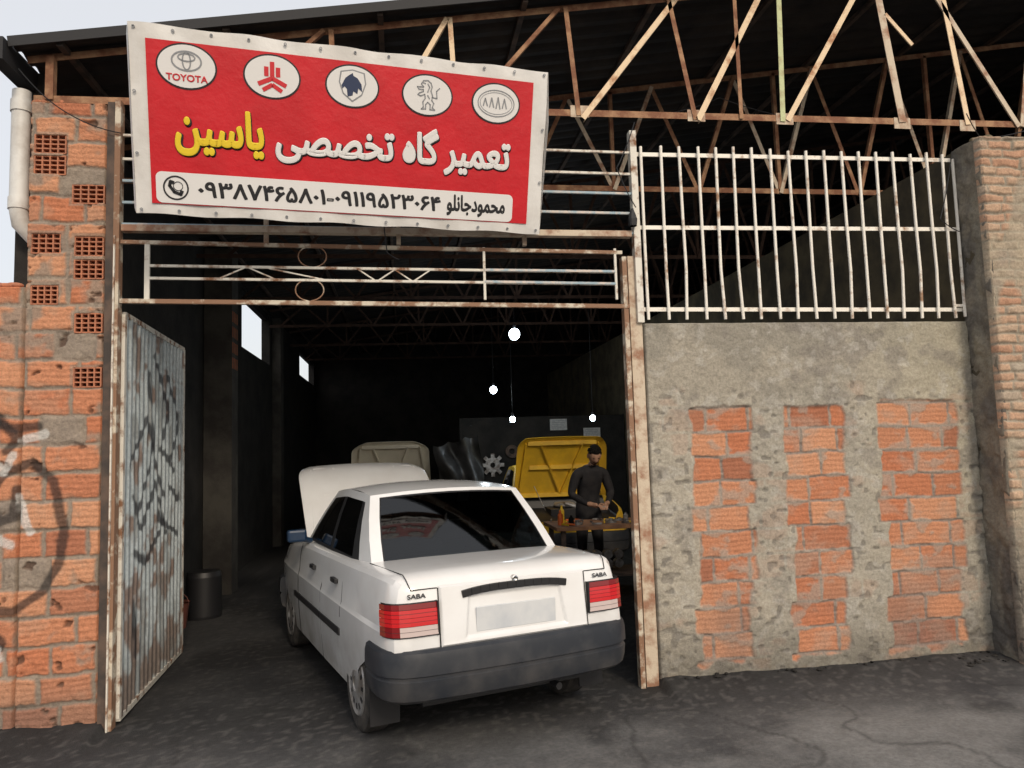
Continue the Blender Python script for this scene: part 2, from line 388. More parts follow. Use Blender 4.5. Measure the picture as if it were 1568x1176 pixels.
# ------------------------------------------------------------------ garage building (roof, inner walls)
bl=empty('garage_building')
def zroof(x): return 4.495+.159*(x+2.39)
EY=-.13
mb=MB()
ys=np.arange(EY,17.2,.038)
vs=[];fs=[]
xs=[-2.5,1,4.5,9.2]
for j,y in enumerate(ys):
    w=.014*math.copysign(min(1,abs(math.sin(y*2*math.pi/.19))*2),math.sin(y*2*math.pi/.19))
    for x in xs: vs.append((x,y,zroof(x)+w))
n=len(xs)
for j in range(len(ys)-1):
    for i in range(n-1): fs.append((j*n+i,j*n+i+1,(j+1)*n+i+1,(j+1)*n+i))
mb.add(vs,fs)
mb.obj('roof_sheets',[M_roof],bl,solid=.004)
mb=MB()
mb.beam((-2.5,EY-.01,zroof(-2.5)-.015),(9.2,EY-.01,zroof(9.2)-.015),.07,.012)
mb.box((-2.60,EY-.06,4.32),(-2.505,17,4.47))
mb.obj('fascia_gutter',[M_roofedge],bl)
mb=MB()
def wallx(mb,x0,x1,y0,y1,z0,z1,wins,m=0):
    y=y0
    for (a,b,c,d) in wins:
        mb.box((x0,y,z0),(x1,a,z1),m); mb.box((x0,a,z0),(x1,b,c),m); mb.box((x0,a,d),(x1,b,z1),m); y=b
    mb.box((x0,y,z0),(x1,y1,z1),m)
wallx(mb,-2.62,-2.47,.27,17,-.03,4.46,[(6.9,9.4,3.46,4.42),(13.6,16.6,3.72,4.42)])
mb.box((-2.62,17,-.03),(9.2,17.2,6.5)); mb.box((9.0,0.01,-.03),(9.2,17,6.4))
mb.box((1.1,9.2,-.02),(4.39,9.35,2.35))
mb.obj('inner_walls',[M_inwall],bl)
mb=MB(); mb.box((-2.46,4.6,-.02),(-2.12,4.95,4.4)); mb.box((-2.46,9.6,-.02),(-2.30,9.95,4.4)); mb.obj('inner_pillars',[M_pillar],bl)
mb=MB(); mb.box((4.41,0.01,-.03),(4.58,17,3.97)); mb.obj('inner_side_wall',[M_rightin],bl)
mb=MB()
for i in range(4):
    z=3.45-.2*i
    for k in range(4): mb.box((-2.14,4.62+.085*k,z),(-2.11,4.63+.085*k,z+.14))
mb.obj('vent_blocks',[M_terra],bl)

# ------------------------------------------------------------------ trusses
tr=empty('roof_truss')
def chord(x): return 4.43+.157*(x+2.39)
mb=MB()
mb.angle((-2.4,0,4.145),(5.2,0,4.225),.05,0)
mb.angle((-2.45,0.012,chord(-2.45)),(6.5,0.012,chord(6.5)),.05,0)
mem=[((1.27,chord(1.27)),(1.34,4.16),.035,0),((2.16,chord(2.16)),(1.37,4.14),.042,2),((2.08,chord(2.08)),(2.25,4.16),.035,0),((2.87,chord(2.87)),(2.27,4.16),.045,2),
 ((2.995,chord(2.995)),(2.96,4.17),.04,3),((3.74,chord(3.74)),(3.0,4.18),.042,2),((3.83,chord(3.83)),(3.98,4.2),.06,1),((3.9,5.1),(4.12,4.85),.03,2),((4.40,chord(4.4)),(4.56,4.2),.045,2),
 ((4.25,chord(4.25)),(5.02,4.2),.04,1),((.40,chord(.4)),(.43,4.15),.035,2),((.38,chord(.38)),(-.02,4.15),.035,2),((-.45,chord(-.45)),(-.43,4.15),.035,0),((1.22,chord(1.2)),(.5,4.15),.03,0),((-.5,chord(-.5)),(-1.1,4.14),.03,0),((-2.3,chord(-2.3)),(-2.3,4.14),.05,0),((5.3,chord(5.3)),(5.05,4.2),.04,1),
 ((2.62,chord(2.62)),(2.62,4.18),.03,0)]
for (a,b,w,m) in mem: mb.angle((a[0],-.015,a[1]),(b[0],-.015,b[1]),w,m)
for x in (1.35,2.26,2.98,3.98,4.56): mb.box((x-.07,-.008,4.15),(x+.07,-.002,4.24),1)
mb.obj('front_truss',[M_rust,M_rustp,M_cream,M_green],tr)
for t,y in enumerate((1.5,4.0,6.5,9,11.5,14)):
    mb=MB(); sh=.2*math.sin(t*2.1)
    mb.angle((-2.4,y,4.14),(8.9,y,4.2),.05); mb.angle((-2.4,y,chord(-2.4)),(8.9,y,chord(8.9)),.05)
    x=-2.2+sh; k=0
    while x<8.5:
        mb.angle((x,y-.01,4.15),(x+.42,y-.01,chord(x+.42)),.038,k%2); mb.angle((x+.42,y+.01,chord(x+.42)),(x+.85,y+.01,4.15),.038,(k+1)%2); 
        if k%2==0: mb.angle((x+.85,y,4.15),(x+.85,y,chord(x+.85)),.035)
        x+=.85; k+=1
    mb.obj('inner_truss_%d'%t,[M_rust,M_rustp] if t==0 else [M_rustshade,M_rustshade],tr)  # trusses further in get the steel with painted-in shade
mb=MB()
for x in np.arange(-2.2,9,1.05): mb.box((x-.02,EY+.02,zroof(x)-.062),(x+.02,17,zroof(x)-.022))
mb.obj('purlins',[M_dksteel],tr)

# ------------------------------------------------------------------ gate frame and transom
gf=empty('gate_frame')
mb=MB()
mb.box((-1.925,-.03,-.02),(-1.875,.05,4.13),1); mb.box((-1.872,-.045,-.02),(-1.835,.03,4.14),4)
mb.beam((-1.86,-.05,.0),(-1.86,-.05,3.2),.010,.02,0)
mb.box((1.615,-.03,-.02),(1.650,.04,3.09),4); mb.box((1.665,-.005,-.02),(1.755,.05,3.10),2); mb.box((1.650,.02,-.02),(1.665,.05,3.09),1)
mb.box((1.715,-.035,2.6),(1.765,.03,4.05),0)
def hb(z0,z1,x0,x1,w=.022,m=0,y=-.02): mb.beam((x0,y,z0),(x1,y,z1),w,w,m)
hb(3.165,3.12,-1.83,1.62,.026,4); hb(2.765,2.72,-1.83,1.66,.030,4); hb(3.005,2.975,-1.67,1.57,.018); hb(2.92,2.885,-1.67,1.57,.018)
for x in (-1.67,-1.655,.60,1.565): mb.beam((x,-.022,2.77),(x,-.022,3.15),.018,.018,0)
mb.beam((.6,-.034,2.985),(1.56,-.034,2.978),.018,.004,3); mb.beam((.6,-.034,2.90),(1.56,-.034,2.887),.018,.004,3)
def zig(xa,xb,z0,z1,n):
    pts=[(xa+(xb-xa)*i/n,-.022,z0 if i%2 else z1) for i in range(n+1)]
    for a,b in zip(pts[:-1],pts[1:]): mb.beam(a,b,.01,.01,0)
zig(-1.2,-.85,3.0,2.92,2); zig(-.88,-.5,2.91,2.99,1); zig(-.28,.22,2.90,2.985,4)
for cx,cz in ((-.59,3.075),(-.61,2.84)):
    pts=[(cx+.095*math.cos(a),-.022,cz+.075*math.sin(a)) for a in np.linspace(0,2*math.pi,25)]
    mb.tube(pts,.005,4,6,False)
for z in (3.27,3.42,3.57,3.72,3.885): mb.beam((-1.83,-.01,z+.02),(1.74,-.01,z),.018,.018,0 if z>3.6 else 3)
mb.box((-1.83,-.03,3.24),(1.70,.03,3.285),2)
for x in (-.9,.0,.9): mb.beam((x,0,3.17),(x,0,4.14),.03,.03,2)
mb.obj('frame_bars',[M_rustw,M_dksteel,M_rustp,M_blued,M_post],gf,bevel=.002)

# security grille
sg=empty('window_grille')
mb=MB()
n=18
for i in range(n):
    x=1.80+(4.29-1.80)*i/(n-1)+random.uniform(-.008,.008); b=random.uniform(-.012,.012)
    mb.tube([(x-b*.4,-.03,2.62),(x+b,-.032,3.0),(x+b*.5,-.03,3.4),(x,-.034,3.93+random.uniform(-.008,.02))],.0115,0,8)
for z0,z1 in ((2.70,2.69),(3.315,3.335),(3.875,3.90)): mb.beam((1.765,-.008,z0),(4.37,-.008,z1),.03,.012,0)
mb.tube([(4.37,-.03,2.63),(4.375,-.03,3.9)],.012,0,8); mb.beam((4.30,-.02,2.72),(4.41,-.02,2.72),.02,.02,0)
mb.obj('bars',[M_grille],sg,smooth=40)

# ------------------------------------------------------------------ gate leaves
def f_leaf(seed,graf):
    def f(U,V):
        ph=(U%.105)/.105; rib=sst(0,.14,ph)*sst(.58,.44,ph)*.014
        col=mixc((.42,.48,.50),(.56,.61,.62),fbm(U*6,V*3,seed))
        rust=sst(.58,.70,fbm(U*7,V*5,seed+2)+.18*sst(.5,.0,V)+.1*sst(2.3,2.6,V))
        col=mixc(col,(.20,.11,.07),rust*.8)
        col=mixc(col,(.20,.20,.19),sst(.58,.66,fbm(U*9,V*2,seed+6))*.6)
        col=mixc(col,(.14,.13,.12),sst(.5,.05,V)*.5)
        nz=.8+.4*fbm(U*16,V*16,seed+8)
        wu=U+(fbm(U*3,V*3,seed+11)-.5)*.16; wv=V+(fbm(U*3,V*3,seed+13)-.5)*.22
        for g in graf:
            q=sst(.036,.018,segdist(wu,wv,g)*nz); col=mixc(col,(.025,.025,.03),q*.85)
        return rib+(fbm(U*2,V*1,seed+4)-.5)*.03,col
    return f
GR=[[(.15,1.65),(.55,1.95),(1.05,1.35)],[(.35,1.25),(.75,1.75),(.6,2.25)],[(.75,2.45),(1.2,2.05),(.95,1.75),(1.4,1.55)],[(1.1,2.35),(1.55,2.0),(1.25,1.6)],[(.2,1.4),(.5,1.15),(.8,1.45),(1.15,1.05)],[(.9,1.2),(1.5,1.0)],[(.25,1.05),(.6,.9),(.95,1.1)],[(1.2,1.45),(1.6,1.3),(1.5,1.75)],[(.3,.65),(.35,.3)]]
gl=empty('metal_gate'); 
O=Vector((-1.835,.06,.07)); E=Vector((-1.93,1.77,.07)); eu=(E-O).normalized(); nn=eu.cross(Vector((0,0,1)))
surf('gate_sheet',O,eu,(0,0,1),nn,np.arange(0,1.71,.009),np.arange(0,2.62,.010),f_leaf(70,GR),M_door,gl)
mb=MB()
for (p,q) in ((O,O+Vector((0,0,2.62))),(E,E+Vector((0,0,2.62))),(O,E),(O+Vector((0,0,2.62)),E+Vector((0,0,2.62)))): mb.beam(p,q,.035,.035,0)
mb.obj('gate_border',[M_rustw],gl)
gl2=empty('metal_gate')
O=Vector((1.70,.06,.05)); E=Vector((2.17,1.70,.05)); eu=(O-E).normalized(); nn=eu.cross(Vector((0,0,1)))
surf('gate_sheet_2',E,eu,(0,0,1),nn,np.arange(0,1.71,.012),np.arange(0,2.52,.02),f_leaf(90,[]),M_door,gl2)
mb=MB(); mb.beam(O,O+Vector((0,0,2.52)),.05,.05,0); mb.beam(E,E+Vector((0,0,2.52)),.05,.05,0); mb.beam(O+Vector((0,0,2.52)),E+Vector((0,0,2.52)),.04,.04,0)
for z in (.5,1.4,2.2): mb.tube([O+Vector((-.03,-.03,z)),O+Vector((-.03,-.03,z+.12))],.016,0,8)
mb.obj('gate_border_2',[M_post],gl2)

# ------------------------------------------------------------------ banner
TL=Vector((-1.56,-.87,4.225));TR=Vector((.985,-.47,4.245));BL=Vector((-1.56,-.55,3.195))
U=(TR-TL);W=U.length;U.normalize();Vv=(TL-BL);Hh=Vv.length;Vv=(Vv-U*Vv.dot(U)).normalized();Nn=U.cross(Vv)
sgn=bpy.data.objects.new('shop_banner_sign',None);COL.objects.link(sgn)
Mx=Matrix.Identity(4)
for i,c in enumerate((U,Vv,Nn,BL)):
    for k in range(3): Mx[k][i]=c[k]
sgn.matrix_world=Mx
def wr_(u,v):
    e=min(u,W-u,v,Hh-v)
    return -.004-.012*max(0,1-e/.1)*(.5+.5*math.sin(u*21+v*9))*.8-.003*math.sin(u*5+v*3)
mb=MB(); mb.gridp(lambda a,b:(a*W,b*Hh+ .005*math.sin(a*31)*(1 if b in(0,1) else 0),wr_(a*W,b*Hh)),120,50,0)
mb.obj('banner_cloth',[M_banw],sgn,smooth=180)
mb=MB(); mb.box((.02,.02,-.06),(W-.02,.05,-.03));mb.box((.02,Hh-.05,-.06),(W-.02,Hh-.02,-.03))
for u in (.02,W/3,2*W/3,W-.05): mb.box((u,.05,-.06),(u+.03,Hh-.05,-.03))
mb.box((.02,.02,-.025),(W-.02,Hh-.02,-.022))
mb.obj('banner_frame',[M_rust],sgn)
mb=MB(); mb.gridp(lambda a,b:(.035*W+a*.925*W,.06*Hh+b*.865*Hh,.0-.0005*math.sin(a*40)),60,20,0); mb.obj('red_panel',[M_banr],sgn,smooth=180)
mb=MB()
mb.add([(W,0,-.004),(W+.0,Hh,-.004),(W+.07,Hh*.72,-.14),(W+.03,0.02,-.10)],[(0,3,2,1),(0,1,2,3)],0)
mb.add([(0,0,-.004),(0,Hh,-.004),(-.02,Hh*.95,-.08),(-.02,.03,-.08)],[(0,1,2,3)],0)
mb.obj('banner_return',[M_banw],sgn)
mb=MB()
for i in range(13):
    for v in (.025,Hh-.025): mb.lathe((.03+(W-.06)*i/12,v,.0),(0,0,1),[(-.004,.009),(.003,.009),(.003,.004)],10)
for v in (.35,.7): 
    for u in (.02,W-.02): mb.lathe((u,v,.0),(0,0,1),[(-.004,.009),(.003,.009),(.003,.004)],10)
mb.obj('grommets',[M_pg],sgn)
def flat(name,polys,m,z):
    bm=MB()
    for p in polys: bm.add([(x,y,z) for x,y in p],[tuple(range(len(p)))])
    return bm.obj(name,[m],sgn)
def ell(cx,cy,rx,ry,n=48): return [(cx+rx*math.cos(2*math.pi*i/n),cy+ry*math.sin(2*math.pi*i/n)) for i in range(n)]
def ring(cx,cy,rx,ry,t,n=48):
    o=[]
    for i in range(n):
        a=2*math.pi*i/n;b=2*math.pi*(i+1)/n
        o.append([(cx+rx*math.cos(a),cy+ry*math.sin(a)),(cx+rx*math.cos(b),cy+ry*math.sin(b)),(cx+(rx-t)*math.cos(b),cy+(ry-t)*math.sin(b)),(cx+(rx-t)*math.cos(a),cy+(ry-t)*math.sin(a))][::-1])
    return o
def strip(pts,w):
    o=[]
    for (x0,y0),(x1,y1) in zip(pts[:-1],pts[1:]):
        dx,dy=x1-x0,y1-y0;l=math.hypot(dx,dy);nx,ny=-dy/l*w/2,dx/l*w/2;ex,ey=dx/l*w*.3,dy/l*w*.3
        o.append([(x0-ex-nx,y0-ey-ny),(x1+ex-nx,y1+ey-ny),(x1+ex+nx,y1+ey+ny),(x0-ex+nx,y0-ey+ny)])
    return o
LG=[(u*W,.80*Hh-.006*i) for i,u in enumerate((.12,.307,.494,.68,.86))]
RX,RY=.158,.12
flat('logo_rims',[ell(x,y,RX+.010,RY+.010) for x,y in LG],M_pb,.003)
flat('logo_discs',[ell(x,y,RX,RY) for x,y in LG],M_pw,.0055)
x,y=LG[0]; flat('logo_a',ring(x,y+.03,.085,.058,.009)+ring(x,y+.05,.05,.025,.008)+ring(x,y+.03,.026,.052,.008),M_pg,.008)
x,y=LG[1]; s=.01
pol=[]
for dx,hh in ((-.034,.055),(0,.085),(.034,.055)): pol.append([(x+dx-.013,y-.0),(x+dx+.013,y-.0),(x+dx+.013,y+hh),(x+dx-.013,y+hh)])
pol+=strip([(x-.075,y-.045),(x-.005,y-.012)],.026)+strip([(x+.075,y-.045),(x+.005,y-.012)],.026)+strip([(x-.05,y-.078),(x-.005,y-.05)],.024)+strip([(x+.05,y-.078),(x+.005,y-.05)],.024)
flat('logo_b',pol,M_pr,.008)
x,y=LG[2]
flat('logo_c_shield',[[(x-.075,y+.085),(x-.085,y+.02),(x-.06,y-.05),(x,y-.095),(x+.06,y-.05),(x+.085,y+.02),(x+.075,y+.085),(x,y+.10)][::-1]],M_pg,.007)
flat('logo_c_in',[[(x-.067,y+.078),(x-.077,y+.02),(x-.054,y-.045),(x,y-.085),(x+.054,y-.045),(x+.077,y+.02),(x+.067,y+.078),(x,y+.092)][::-1]],M_pw,.0085)
hp=[(-.03,-.065),(-.035,-.02),(-.05,-.005),(-.062,-.02),(-.068,.0),(-.045,.045),(-.02,.065),(.0,.078),(.005,.062),(.03,.05),(.055,.015),(.06,-.03),(.035,-.01),(.03,-.045),(.005,-.03),(.0,-.055)]
flat('logo_c_horse',[[(x+a,y+b) for a,b in hp][::-1]],M_pn,.010)
x,y=LG[3]
# rampant lion: filled body plus outlined limbs
body=[(-.045,.070),(-.030,.092),(.000,.095),(.022,.080),(.030,.055),(.022,.030),(.034,.000),(.030,-.030),(.044,-.050),(.034,-.078),(.052,-.092),(.018,-.092),(.020,-.060),(.002,-.045),(-.012,-.060),(-.012,-.090),(-.042,-.092),(-.028,-.078),(-.032,-.045),(-.016,-.020),(-.020,.005),(-.048,-.008),(-.068,.000),(-.055,.012),(-.030,.022),(-.030,.035),(-.060,.034),(-.072,.050),(-.050,.050),(-.028,.052)]
flat('logo_d_lion',sum([strip([(x+a*.95,y+b*.95),(x+c*.95,y+d*.95)],.007) for (a,b),(c,d) in zip(body,body[1:]+body[:1])],[])+sum([strip([(x+a,y+b) for a,b in l],.007) for l in ([(.03,-.01),(.062,-.015),(.058,.03),(.078,.05)],[(.0,.07),(.012,.05),(.0,.02)],[(.0,.0),(.012,-.02)],[(-.03,.075),(-.015,.07)])],[]),M_pg,.008)
x,y=LG[4]
flat('logo_e',sum([strip([(x-.088+.044*i,y-.032+.006*abs(i-2)),(x-.076+.044*i,y+.038-.006*abs(i-2)),(x-.060+.044*i,y-.032+.006*abs(i-2))],.008) for i in range(4)],[])+ring(x,y,.128,.086,.006)+ring(x,y,.112,.070,.003),M_pg,.008)
def rrect(x0,y0,x1,y1,r,n=6):
    o=[]
    for cx,cy,a0 in ((x1-r,y1-r,0),(x0+r,y1-r,90),(x0+r,y0+r,180),(x1-r,y0+r,270)):
        for i in range(n+1):
            a=rad(a0+90*i/n);o.append((cx+r*math.cos(a),cy+r*math.sin(a)))
    return o
flat('phone_strip',[rrect(.045*W,.065*Hh,.918*W,.235*Hh,.035)],M_pw,.003)
px,py=.088*W,.15*Hh
flat('phone_icon',ring(px,py,.072,.072,.009)+strip([(px-.03,py+.035),(px-.035,py+.01),(px-.01,py-.025),(px+.025,py-.038)],.018)+strip([(px-.03,py+.035),(px-.015,py+.03)],.02)+strip([(px+.025,py-.038),(px+.032,py-.02)],.02)+ring(px+.012,py+.01,.028,.028,.004,20),M_pb,.006)
def inpoly(p,poly):
    c=False;n=len(poly)
    for i in range(n):
        a=poly[i];b=poly[i-1]
        if (a[1]>p[1])!=(b[1]>p[1]) and p[0]<(b[0]-a[0])*(p[1]-a[1])/(b[1]-a[1]+1e-12)+a[0]: c=not c
    return c
def T(s,u0,u1,v0,v1,m,z,bev=.03,parent=sgn,name='lettering',zs=.008):
    c=bpy.data.curves.new(name,'FONT'); c.body=s; c.size=1
    o=bpy.data.objects.new(name,c); COL.objects.link(o); bpy.context.view_layer.update()
    dg=bpy.context.evaluated_depsgraph_get(); cc=o.evaluated_get(dg).to_curve(dg)
    polys=[]
    for sp in cc.splines:
        pts=[]
        if sp.type=='BEZIER':
            bp=sp.bezier_points; n=len(bp)
            for i in range(n):
                a=bp[i];b=bp[(i+1)%n]; P0,P1,P2,P3=a.co,a.handle_right,b.handle_left,b.co
                for k in range(5):
                    t=k/5; q=P0*(1-t)**3+P1*3*t*(1-t)**2+P2*3*t*t*(1-t)+P3*t**3; 
                    if not pts or (Vector(pts[-1])-q.xy).length>1e-4: pts.append((q.x,q.y))
        else: pts=[(p.co[0],p.co[1]) for p in sp.points]
        if len(pts)>2: polys.append(pts)
    bpy.data.objects.remove(o)
    area=lambda p:sum(p[i-1][0]*p[i][1]-p[i][0]*p[i-1][1] for i in range(len(p)))/2
    ar=[area(p) for p in polys]; big=max(range(len(polys)),key=lambda i:abs(ar[i])); sg_=1 if ar[big]>0 else -1
    outs=[i for i in range(len(polys)) if ar[i]*sg_>0]; hol=[i for i in range(len(polys)) if ar[i]*sg_<=0]
    x0=min(p[0] for q in polys for p in q)-bev;x1=max(p[0] for q in polys for p in q)+bev;y0=min(p[1] for q in polys for p in q)-bev;y1=max(p[1] for q in polys for p in q)+bev
    sx=(u1-u0)/(x1-x0); sy=(v1-v0)/(y1-y0)
    mb=MB()
    for k,i in enumerate(outs):
        hs=[polys[h] for h in hol if all(inpoly(polys[h][t],polys[i]) for t in (0,len(polys[h])//2))]
        loops=[[Vector((x,y,0)) for x,y in pl] for pl in [polys[i]]+hs]
        flatv=[v for l in loops for v in l]
        zz=.12+.004*(k%3)
        tris=tessellate_polygon(loops)
        vv=[(v.x,v.y,zz) for v in flatv]; ff=[]
        for t in tris:
            a,b,cx=[Vector(vv[q]) for q in t]
            ff.append(t if (b-a).cross(cx-a).z>0 else (t[0],t[2],t[1]))
        mb.add(vv,ff)
    f_=mb.obj(name+'_fill',[m],parent)
    cu=bpy.data.curves.new(name,'CURVE'); cu.dimensions='3D'; cu.bevel_depth=bev; cu.bevel_resolution=1; cu.materials.append(m)
    for pl in polys:
        sp=cu.splines.new('POLY'); sp.points.add(len(pl)-1); sp.use_cyclic_u=True
        for q,(x,y) in zip(sp.points,pl): q.co=(x,y,0,1)
    so_=bpy.data.objects.new(name,cu); COL.objects.link(so_); so_.parent=parent
    for ob in (f_,so_):
        ob.scale=(sx,sy,zs); ob.location=(u0-x0*sx,v0-y0*sy,z)
Wd=["\uFE97\uFECC\uFEE4\uFBFF\uFEAE","\uFB94\uFE8E\uFEE9","\uFE97\uFEA8\uFEBC\uFEBC\uFBFD","\uFBFE\uFE8E\uFEB3\uFBFF\uFEE6","\uFEE3\uFEA4\uFEE4\uFEEE\uFEA9\uFE9F\uFE8E\uFEE7\uFEE0\uFEEE"]
for sh,zz,m1,m2,bv in ((.005,.0035,M_pb,M_pb,.055),(0,.0065,M_py,M_pw,.040)):
    T(Wd[3][::-1],.089*W+sh,.287*W+sh,.325*Hh-sh,.595*Hh-sh,m1,zz,bv)
    T(' '.join(w[::-1] for w in Wd[:3][::-1]),.312*W+sh,.905*W+sh,.325*Hh-sh,.595*Hh-sh,m2,zz,bv)
T("\u06F0\u06F9\u06F3\u06F8\u06F7\u06F4\u06F6\u06F5\u06F8\u06F0\u06F1-\u06F0\u06F9\u06F1\u06F1\u06F9\u06F5\u06F2\u06F3\u06F0\u06F6\u06F4",.136*W,.722*W,.105*Hh,.195*Hh,M_pb,.005,.03)
T(Wd[4][::-1],.738*W,.897*W,.085*Hh,.215*Hh,M_pb,.005,.035)
x,y=LG[0]; T("TOYOTA",x-.115,x+.115,y-.085,y-.045,M_pr,.008,.03)

# ------------------------------------------------------------------ car
DU=((.32,.29,.25),.20,.75,.6)
M_paint=mat('car_white',(.78,.79,.80),.24,c2=(.72,.72,.72),scale=1.5,coat=.7,spec=.5,dirt=DU)
M_ycar=mat('car_yellow',(.80,.50,.03),.45,c2=(.66,.40,.03),scale=4)
M_bcar=mat('car_beige',(.72,.66,.52),.5,c2=(.62,.56,.44),scale=2)
M_bump=mat('bumper_grey',(.020,.024,.032),.5,c2=(.045,.047,.053),scale=5,lo=.45,hi=.75,spec=.4,dirt=((.12,.11,.10),.25,.55,.5))
M_trim=mat('black_trim',(.012,.012,.014),.5)
M_seam=mat('seam',(.01,.01,.01),.9)
M_tire=mat('tire_rubber',(.022,.021,.02),.85,c2=(.07,.062,.055),scale=10,bump=.3,bscale=90)
M_hub=mat('hubcap',(.42,.42,.42),.4,metal=.5,c2=(.22,.2,.18),scale=7)
M_red=mat('lamp_red',(.55,.008,.012),.12,coat=.8)
M_dred=mat('lamp_darkred',(.20,.004,.006),.15,coat=.8)
M_clear=mat('lamp_clear',(.55,.45,.43),.15,coat=.8)
M_plate=mat('plate',(.50,.53,.57),.4,c2=(.60,.62,.64),scale=3)
M_mir=mat('mirror_blue',(.01,.03,.07),.3)
M_glass=glassmat('car_glass',(.15,.18,.18))
M_seat=mat('seat',(.05,.05,.055),.9)
M_chr=mat('chrome',(.55,.55,.55),.15,metal=1)
def lerp(a,b,t): return a+(b-a)*t
def clamp(x,a=0,b=1): return max(a,min(b,x))
def rk(s,z): return s-.045*clamp((.98-z)/.40)*clamp((-s-.45)/.25)
def make_car(name,paint,loc,rz,hood_ang,detail=True,corner=.07):
    car=empty(name,loc,rz); kids=[]
    ST=[(-.775,.655,.925,.93,.38),(-.765,.71,.945,.955,.37),(-.745,.745,.965,.975,.36),(-.70,.768,.985,.998,.34),(-.60,.782,.993,1.008,.32),(-.45,.79,.995,1.012,.28),(-.2,.797,.995,1.016,.20),(0,.80,.99,1.01,.20),(.3,.803,.985,1.0,.19),(.9,.805,.975,.985,.19),(1.5,.803,.965,.975,.19),(1.92,.80,.95,.965,.19),(1.98,.80,.945,.80,.19),(2.4,.79,.90,.76,.19),(2.75,.77,.855,.74,.2),(2.92,.74,.81,.72,.24),(2.99,.69,.77,.70,.28)]
    ring_=[]
    for (s,w,zs,zt,zb) in ST:
        r=[(0,zb),(.85*w,zb),(w-.025,zb+.03),(w-.006,max(.40,zb+.04)),(w,.50),(w+.002,.60),(w+.001,.69),(w-.012,.715),(w-.022,zs-.11),(w-.040,zs-.035),(w-.060,zs-.010),(w-.09,zs),(w-.14,lerp(zs,zt,.4)),(.45*w,lerp(zs,zt,.9)),(0,zt)]
        if s>1.95: r[11]=(w-.09,zs);r[12]=(w-.11,zt);
        full=[(l,z) for l,z in r]+[(-l,z) for l,z in r[-2:0:-1]]
        ring_.append([(rk(s,z),l,z) for l,z in full])
    mb=MB(); n=len(ring_[0])
    for i in range(len(ring_)-1):
        for j in range(n):
            jj=(j+1)%n; s0=ST[i][0]
            top=(12<=j<=15); m=0
            if top and s0>=0 : m=1
            if s0>=1.97 and 11<=j<=16: m=1
            if j in (0,1,n-1,n-2): m=1
            mb.add([ring_[i][j],ring_[i][jj],ring_[i+1][jj],ring_[i+1][j]],[(0,1,2,3)],m)
    mb.add(ring_[0],[tuple(range(n))[::-1]]); mb.add(ring_[-1],[tuple(range(n))])
    b=mb.obj('body',[paint,M_trim],car,smooth=24,merge=.0005)
    cu=MB()
    for ax in (0,2.345):
        for sd in (1,-1): cu.lathe((ax,sd*.50,.30),(0,sd,0),[(0,0),(0,.335),(.5,.335),(.5,0)],40,1)
    co=cu.obj('cut',[paint,M_trim],None,merge=.0005); 
    q=b.modifiers.new('bool','BOOLEAN');q.operation='DIFFERENCE';q.object=co;q.solver='EXACT'
    bpy.context.view_layer.update()
    dg=bpy.context.evaluated_depsgraph_get(); me=bpy.data.meshes.new_from_object(b.evaluated_get(dg)); b.modifiers.clear(); b.data=me
    me.set_sharp_from_angle(angle=rad(24))
    bpy.data.objects.remove(co)
    zr=lambda s:1.385+.032*(1-((s-.84)/.50)**2)
    def side(s0,s1,h,sd):
        s=lerp(s0,s1,h); lb=.712-.03*clamp((.35-s0)/.35)-.02*clamp((s0-1.4)/.5); lt=.572
        zz=lerp(.975,zr(clamp(s,.36,1.34)),h)
        return (s,sd*(lerp(lb,lt,h)+.014*math.sin(math.pi*h)),zz)
    cols=[(1.90,1.31),(1.82,1.25),(1.03,.985),(.94,.91),(.36,.50),(.22,.455),(-.03,.375)]
    rows=[0,.05,.3,.6,.88,1.0]
    g=MB(); fr=MB()
    for sd in (1,-1):
        for c in range(6):
            for k in range(5):
                P=[side(*cols[c],rows[k],sd),side(*cols[c+1],rows[k],sd),side(*cols[c+1],rows[k+1],sd),side(*cols[c],rows[k+1],sd)]
                if sd<0:P=P[::-1]
                if c in (1,3) and 1<=k<=3: g.add(P,[(0,1,2,3)])
                else:
                    m=1 if (c in (1,3,4) and k==0) or (c==4 and k<4) or (c==2 and k<4) else 0
                    fr.add(P,[(0,1,2,3)],m)
    def Ecol(h,rear):
        return side(-.03,.375,h,1) if rear else side(1.90,1.31,h,1)
    def win(a,h,rear):
        e=Ecol(h,rear); k=-.085 if rear else .11
        return (e[0]+k*(1-abs(a)**2.4)*(1-.35*h),a*e[1],e[2]+.030*(1-a*a)*h)
    av=[-1,-.955,-.89,-.875,-.6,-.3,0,.3,.6,.875,.89,.955,1]
    hv=[0,.05,.35,.65,.93,.955,1]
    for rear in (True,False):
        for i in range(12):
            for k in range(6):
                P=[win(av[i],hv[k],rear),win(av[i+1],hv[k],rear),win(av[i+1],hv[k+1],rear),win(av[i],hv[k+1],rear)]
                if rear:P=P[::-1]
                if 3<=i<=8 and 1<=k<=3: g.add(P,[(0,1,2,3)])
                else: fr.add(P,[(0,1,2,3)],1 if (2<=i<=9 and k in(0,4)) or i in(2,9) and k<5 else 0)
    NR=10
    def rp(a,t):
        p=win(a,1,True);q=win(a,1,False); s=lerp(p[0],q[0],t)
        return (s,lerp(p[1],q[1],t),zr(clamp(lerp(.375,1.31,t),.36,1.34))+.030*(1-a*a)+.012*math.sin(math.pi*t)*(1-a**4))
    for i in range(12):
        for k in range(NR):
            P=[rp(av[i],k/NR),rp(av[i+1],k/NR),rp(av[i+1],(k+1)/NR),rp(av[i],(k+1)/NR)]
            fr.add(P,[(0,1,2,3)],0)
    fr.obj('cabin_frame',[paint,M_trim],car,smooth=35,merge=.0008)
